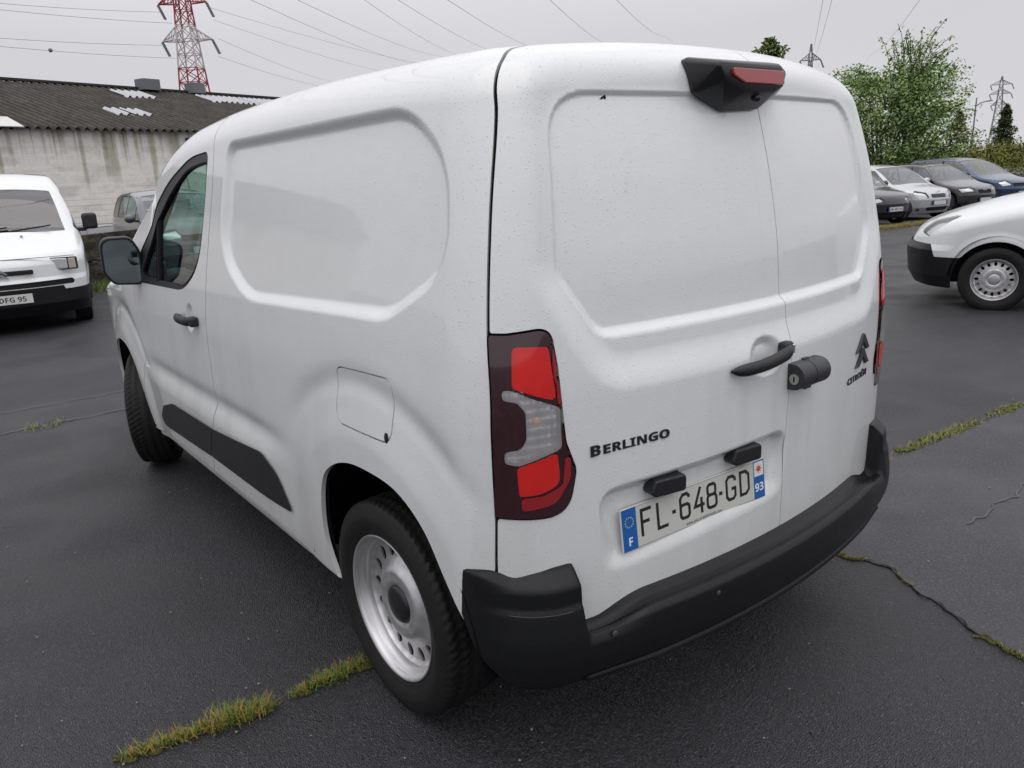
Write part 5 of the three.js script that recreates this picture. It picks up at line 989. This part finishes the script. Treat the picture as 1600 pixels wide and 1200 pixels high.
{
  M.glassDark = std(0.60, 0.72, 0.75, 0.02, { transmission: 1, thickness: 0, ior: 2.1, side: THREE.DoubleSide });
  M.headGlass = std(0.9, 0.92, 0.92, 0.04, { transmission: 1, thickness: 0, ior: 1.5 });
  M.reflector = std(0.72, 0.72, 0.73, 0.22, { metalness: 0.9 });
  M.archDark = std(0.010, 0.010, 0.011, 0.9, { side: THREE.DoubleSide });
  M.steelCap = std(0.50, 0.50, 0.51, 0.32, { metalness: 0.6 });
  M.alloy = std(0.42, 0.42, 0.43, 0.35, { metalness: 0.8 });
  const paint = (r, g, b, ro = 0.35) => std(r, g, b, ro, { clearcoat: 1, clearcoatRoughness: 0.06 });
  const metallic = (r, g, b) => std(r, g, b, 0.38, { metalness: 0.55, clearcoat: 1, clearcoatRoughness: 0.05 });
  const gx = groundY;
  // heading given by the world direction the nose points to
  const place = (name, label, x, z, hx, hzz, dy = 0, group) => thing(name, label, 'van', [x, gx(x, z) + dy, z], Math.atan2(-hx, -hzz), group);

  // --- white van on the left, nose to the viewer
  {
    const v = place('parked_van', 'older white van facing the viewer at the left edge, plate ending in 95', -0.56, -10.86, -0.14, 1);
    const S = { L: 4.44, H: 1.92, R: 0.31, rim: 0.20, track: 0.76, axF: -1.41, axR: 1.41, bottom: 0.20, rTop: 0.09, crown: 0.05, noseBow: 0.22, rNose: 0.14, paint: M.white, glass: M.glassDark, c: 0.7,
      top: [[-2.30, .74], [-2.22, .86], [-2.05, .93], [-1.45, 1.13], [-1.30, 1.19], [-0.95, 1.50], [-0.72, 1.66], [-0.45, 1.79], [0, 1.87], [1, 1.91], [2.2, 1.90]], plan: [[-2.3, .86], [-1.9, .95], [-1.2, 1], [1.5, 1], [2.2, .97]], wy: [[.2, .86], [.45, .89], [.9, .905], [1.1, .885], [1.5, .80], [1.9, .70]],
      nose: lin([[.2, 2.14], [.36, 2.24], [.60, 2.24], [.66, 2.20], [.80, 2.19], [.95, 2.14], [1.2, 1.9]]), tail: lin([[.2, 2.15], [1.2, 2.18], [1.9, 2.05]]),
      ws: [-1.36, -0.70], wsW: 0.64, wsY: 1.14, sideGlass: [[-1.22, 1.16, .03], [-.62, 1.62, .08], [-.05, 1.66, .06], [-.05, 1.10, .05], [-1.15, 1.08, .03]],
      headlight: null, bumper: (x, y, z) => (z < -1.62 ? Math.min(0.50 - y + (Math.abs(x) > 0.6 ? 0 : 0.045), -1.0 - z) : -9),
      grille: [[[-.9, .555, .01], [.70, .555, .02], [.72, .575, .02], [.70, .62, .02], [-.9, .61, 0]]], plateText: '48 DFG 95', plateBlue: false, plateY: 0.445, mirror: null };
    const { zf } = buildCar(S, v);
    for (const s of [-1, 1]) {
      const y = 0.795, x = s * 0.60, z = zf(0.60, y);
      const h = new THREE.Group(); h.name = 'headlight'; v.add(h); h.position.set(x, y, z - 0.004); h.rotation.y = s * 0.26;
      mesh('light_bezel', rboxG(0.36, 0.145, 0.05, 0.015), M.trim, h); mesh('light_glass', rboxG(0.25, 0.125, 0.05, 0.015, s * -0.045, 0, -0.008), M.lensHead ??= std(0.62, 0.63, 0.63, 0.18, { clearcoat: 1, metalness: 0.35 }), h); mesh('indicator', rboxG(0.085, 0.125, 0.05, 0.014, s * 0.128, 0, -0.004), std(0.45, 0.42, 0.38, 0.2, { clearcoat: 1 }), h);
      const m = new THREE.Group(); m.name = 'wing_mirror'; v.add(m); m.position.set(s * 1.03, 1.23, -1.02); mesh('mirror_housing', rboxG(0.175, 0.205, 0.12, 0.04), M.trim, m); mesh('mirror_arm', rboxG(0.16, 0.05, 0.06, 0.015, s * -0.13, -0.10, 0.02), M.trim, m);
    }
    const slot = mesh('upper_grille', rboxG(0.62, 0.052, 0.03, 0.012, 0, 0.735, zf(0, 0.735) - 0.004), M.gap, v);
    for (let k = 0; k < 2; k++) mesh('grille_bar', rboxG(0.60, 0.006, 0.012, 0.002, 0, 0.725 + k * 0.02, zf(0, 0.735) - 0.016), M.trim, v);
    const ch = (y) => new THREE.ExtrudeGeometry(new THREE.Shape([[-.062, -.032], [-.036, -.032], [0, -.006], [.036, -.032], [.062, -.032], [0, .022]].map(([a, b]) => new THREE.Vector2(a, b + y))), { depth: 0.008, bevelEnabled: false });
    const em = mesh('emblem', merged([ch(.022), ch(-.020)]), M.chrome, v); em.rotation.y = Math.PI; em.position.set(0, 0.735, zf(0, 0.735) - 0.022);
    const wip = (x0, y0, x1) => { const A = [x0, 1.165, -1.345], B = [x1, 1.215, -1.285]; return mesh('wiper', merged([bar(A, B, 0.012, 6, 0.008)]), M.gap, v); };
    wip(0.45, 0, -0.12); wip(-0.12, 0, -0.58);
    mesh('bonnet_joint', boxG(1.5, 0.006, 0.012, 0, 0.885, zf(0, 0.885) - 0.001), M.gap, v);
    mesh('washer_jet', rboxG(0.03, 0.012, 0.03, 0.005, -0.25, 1.115, -1.52), M.gap, v);
    mesh('side_strip', merged([boxG(0.012, 0.14, 2.4, -0.912, 0.52, 0.1), boxG(0.012, 0.14, 2.4, 0.912, 0.52, 0.1)].slice(0, 1)), M.trim, v);
  }
  // --- white van on the right, only its nose in the frame
  {
    const v = place('parked_van', 'white van entering the frame at the right edge, black bumper and steel wheel', 8.10, -0.08, -0.33, -0.94);
    const S = { L: 4.80, H: 1.94, R: 0.325, rim: 0.207, track: 0.81, axF: -1.50, axR: 1.50, bottom: 0.20, rTop: 0.10, crown: 0.06, noseBow: 0.26, rNose: 0.16, paint: M.white, c: 0.55, holes: 16, tw: 0.205,
      top: [[-2.45, .64], [-2.36, .74], [-2.20, .85], [-1.95, .965], [-1.5, 1.10], [-1.2, 1.18], [-1.05, 1.27], [-0.5, 1.62], [-0.2, 1.78], [0.3, 1.88], [1.2, 1.93], [2.3, 1.90]], plan: [[-2.45, .84], [-2.0, .95], [-1.3, 1], [1.6, 1], [2.4, .97]], wy: [[.2, .87], [.45, .90], [.9, .925], [1.1, .905], [1.5, .84], [1.9, .74]],
      nose: lin([[.2, 2.26], [.34, 2.34], [.50, 2.36], [.60, 2.37], [.66, 2.33], [.8, 2.30], [1.0, 2.2]]), tail: lin([[.2, 2.36], [1.2, 2.36], [1.9, 2.25]]),
      ws: [-1.13, -0.34], wsW: 0.66, wsY: 1.20, sideGlass: [[-.88, 1.20, .03], [-.30, 1.66, .08], [.22, 1.70, .06], [.22, 1.12, .06], [-.82, 1.12, .03]],
      headlight: [[1.02, .735, .02], [1.26, .775, .03], [1.16, .885, .04], [.92, .940, .05], [.80, .945, .03], [.86, .86, .05]],
      bumper: (x, y, z) => (z < -1.35 ? Math.max(Math.min(0.535 - y, -1.35 - z), Math.min(0.66 - y, -(z + 2.06) - 0.35 * (y - .535), Math.abs(x) * 0 + 1)) : -9),
      mirror: [1.05, 1.22, -0.72], mk: 1.2, mk2: 1.5, mirrorMat: M.trim };
    buildCar(S, v);
    for (const s of [-1, 1]) mesh('door_joint', boxG(0.006, 0.75, 0.008, s * 0.921, 0.75, -0.93), M.gap, v);
    for (const s of [-1, 1]) mesh('side_repeater', new THREE.SphereGeometry(1, 14, 10).scale(.012, .022, .05).translate(s * .918, .88, -1.06), M.gap, v);
  }
  // --- small cars on the right, in a row
  const hatch = (o) => ({ L: 3.66, H: 1.50, R: 0.285, rim: 0.185, track: 0.72, axF: -1.18, axR: 1.19, bottom: 0.17, rTop: 0.07, crown: 0.05, noseBow: 0.28, rNose: 0.18, tw: 0.17, c: 1,
    top: [[-1.86, .58], [-1.75, .72], [-1.5, .83], [-1.0, .94], [-.86, .985], [-.3, 1.32], [0, 1.44], [.5, 1.49], [1.1, 1.46], [1.5, 1.38], [1.8, 1.0]], plan: [[-1.8, .80], [-1.4, .93], [-.9, 1], [1.1, 1], [1.8, .92]], wy: [[.2, .79], [.5, .825], [.8, .83], [.95, .81], [1.2, .71], [1.5, .60]],
    nose: lin([[.15, 1.70], [.35, 1.80], [.55, 1.81], [.75, 1.76], [.95, 1.5]]), tail: lin([[.2, 1.70], [.6, 1.80], [.95, 1.76], [1.4, 1.35]]),
    ws: [-.90, -.10], wsW: 0.58, wsY: 0.95, sideGlass: [[-.72, .98, .02], [-.16, 1.33, .06], [.55, 1.40, .1], [1.15, 1.34, .08], [1.32, 1.02, .08], [-.6, .93, .03]], pillars: [.28], rw: [1.3, 1.0, 1.32],
    headlight: [[.80, .58, .03], [1.02, .60, .03], [.92, .74, .05], [.62, .80, .05], [.60, .70, .03]], grille: [[[-.9, .60, 0], [.24, .60, .02], [.27, .70, .03], [-.9, .70, 0]], [[-.9, .26, 0], [.36, .26, .03], [.40, .36, .03], [-.9, .36, 0]]],
    mirror: [.90, 1.0, -.55], plateText: '', plateY: 0.47, ...o });
  const Hd = [-0.30, 0.954];
  {
    const v = place('parked_car', 'silver small hatchback in the row of parked cars on the right', 20.89, -9.19, ...Hd, 0, 'row of parked cars on the right'); v.userData.category = 'car';
    const { zf } = buildCar(hatch({ paint: metallic(0.50, 0.51, 0.54), alloy: true }), v);
    for (let k = 0; k < 3; k++) mesh('grille_bar', boxG(.46, .010, .012, 0, .625 + k * .026, zf(0, .65) + 0.004), M.chrome, v);
    mesh('emblem', new THREE.TorusGeometry(.045, .010, 8, 24).scale(1.3, .9, 1).translate(0, .745, zf(0, .745) - .004), M.chrome, v);
    for (const s of [-1, 1]) mesh('fog_lamp', new THREE.SphereGeometry(1, 14, 10).scale(.09, .035, .02).translate(s * .56, .30, zf(.56, .30)), M.gap, v);
  }
  {
    const v = place('parked_car', 'black hatchback half hidden behind the white van, nearest of the parked row', 18.24, -9.09, ...Hd, 0, 'row of parked cars on the right'); v.userData.category = 'car';
    buildCar(hatch({ paint: paint(0.008, 0.009, 0.011, 0.3), H: 1.43, plateText: 'AB-482-KD', plateY: 0.43, headlight: [[.62, .56, .02], [1.02, .63, .03], [.90, .72, .03], [.55, .66, .03]], grille: [[[-.9, .24, 0], [.42, .24, .03], [.46, .34, .03], [-.9, .34, 0]]] }), v);
  }
  {
    const v = place('parked_car', 'dark grey hatchback with bright headlights between the silver and blue cars', 23.95, -9.2, ...Hd, 0, 'row of parked cars on the right'); v.userData.category = 'car';
    const { zf } = buildCar(hatch({ L: 3.95, paint: paint(0.014, 0.013, 0.017, 0.3), alloy: true, R: 0.315, rim: 0.215, H: 1.48, plateText: '', plateY: .42, headlight: [[.62, .64, .03], [1.02, .68, .04], [.84, .80, .04], [.50, .76, .03]] }), v);
    mesh('emblem', rboxG(.16, .05, .012, .004, 0, .70, zf(0, .70) - .006), M.chrome, v);
  }
  {
    const v = place('parked_car', 'blue people carrier at the right end of the row of parked cars', 28.0, -9.9, ...Hd, 0, 'row of parked cars on the right'); v.userData.category = 'car';
    buildCar(hatch({ L: 4.40, H: 1.66, R: 0.32, rim: 0.21, axF: -1.36, axR: 1.36, track: .77, paint: metallic(0.020, 0.048, 0.115), wy: [[.2, .86], [.5, .895], [.9, .905], [1.05, .885], [1.4, .77], [1.66, .64]],
      top: [[-2.2, .66], [-2.1, .80], [-1.8, .93], [-1.3, 1.04], [-1.15, 1.09], [-.4, 1.48], [-.05, 1.59], [.6, 1.65], [1.5, 1.62], [1.95, 1.5], [2.2, 1.1]], nose: lin([[.15, 2.05], [.35, 2.16], [.6, 2.18], [.8, 2.12], [1, 1.9]]), tail: lin([[.2, 2.1], [.7, 2.18], [1.0, 2.14], [1.6, 1.8]]), plan: [[-2.2, .80], [-1.7, .94], [-1.1, 1], [1.4, 1], [2.2, .93]],
      ws: [-1.2, -.2], wsW: .62, wsY: 1.06, sideGlass: [[-.95, 1.08, .02], [-.25, 1.50, .06], [.6, 1.57, .2], [1.55, 1.52, .1], [1.75, 1.12, .1], [-.85, 1.04, .03]], pillars: [.32, 1.1], rw: [1.7, 1.1, 1.5], mirror: [1.0, 1.12, -.75], headlight: [[.90, .70, .03], [1.22, .74, .04], [1.0, .90, .05], [.74, .84, .03]], grille: [[[-.9, .68, 0], [.36, .68, .03], [.40, .78, .03], [-.9, .78, 0]]] }), v);
  }
  // --- behind the low wall on the left
  {
    const v = place('parked_car', 'grey people carrier behind the low wall, partly hidden by the wing mirror', 3.02, -15.75, -0.03, 1); v.userData.category = 'car';
    buildCar(hatch({ L: 4.25, H: 1.64, R: 0.31, rim: 0.20, axF: -1.33, axR: 1.33, track: .75, paint: metallic(0.10, 0.105, 0.125), wy: [[.2, .84], [.5, .87], [.9, .88], [1.05, .86], [1.4, .75], [1.66, .63]],
      top: [[-2.12, .66], [-2.02, .80], [-1.75, .93], [-1.3, 1.03], [-1.15, 1.08], [-.5, 1.46], [-.15, 1.57], [.5, 1.63], [1.4, 1.61], [1.85, 1.5], [2.1, 1.1]], nose: lin([[.15, 1.97], [.35, 2.08], [.6, 2.10], [.8, 2.05], [1, 1.85]]), tail: lin([[.2, 2.0], [.7, 2.1], [1.0, 2.06], [1.6, 1.75]]), plan: [[-2.1, .80], [-1.65, .94], [-1.1, 1], [1.4, 1], [2.1, .93]],
      ws: [-1.2, -.28], wsW: .62, wsY: 1.05, sideGlass: [[-.95, 1.07, .02], [-.32, 1.48, .06], [.6, 1.55, .2], [1.5, 1.50, .1], [1.7, 1.10, .1], [-.85, 1.03, .03]], pillars: [-.55, .32, 1.1], rw: [1.65, 1.1, 1.5], mirror: [.98, 1.10, -.72], plateText: '', plateY: .5, headlight: [[.88, .70, .03], [1.2, .74, .04], [.98, .90, .05], [.72, .84, .03]], grille: [[[-.9, .66, 0], [.36, .66, .03], [.40, .78, .03], [-.9, .78, 0]]] }), v);
  }
  {
    const v = place('parked_car', 'dark coupe with only its roof showing over the low wall', 2.4, -18.9, 0.1, 1); v.userData.category = 'car';
    buildCar(hatch({ H: 1.20, paint: metallic(0.05, 0.052, 0.056), top: [[-1.86, .50], [-1.75, .62], [-1.5, .70], [-1.0, .79], [-.86, .82], [-.3, 1.06], [0, 1.15], [.5, 1.19], [1.1, 1.12], [1.5, .98], [1.8, .8]], wsY: .80, sideGlass: [[-.72, .84, .02], [-.16, 1.08, .06], [.55, 1.12, .1], [1.05, 1.06, .08], [1.2, .86, .08], [-.6, .80, .03]], wy: [[.2, .79], [.5, .825], [.7, .83], [.8, .80], [1.0, .70], [1.2, .60]], rw: null, mirror: [.88, .86, -.55], plateText: '', plateY: .40, headlight: [[.80, .52, .03], [1.02, .54, .03], [.92, .64, .04], [.62, .66, .04], [.60, .60, .03]], grille: [[[-.9, .24, 0], [.36, .24, .03], [.40, .32, .03], [-.9, .32, 0]]] }), v);
  }
}

renderer.render(scene, camera);
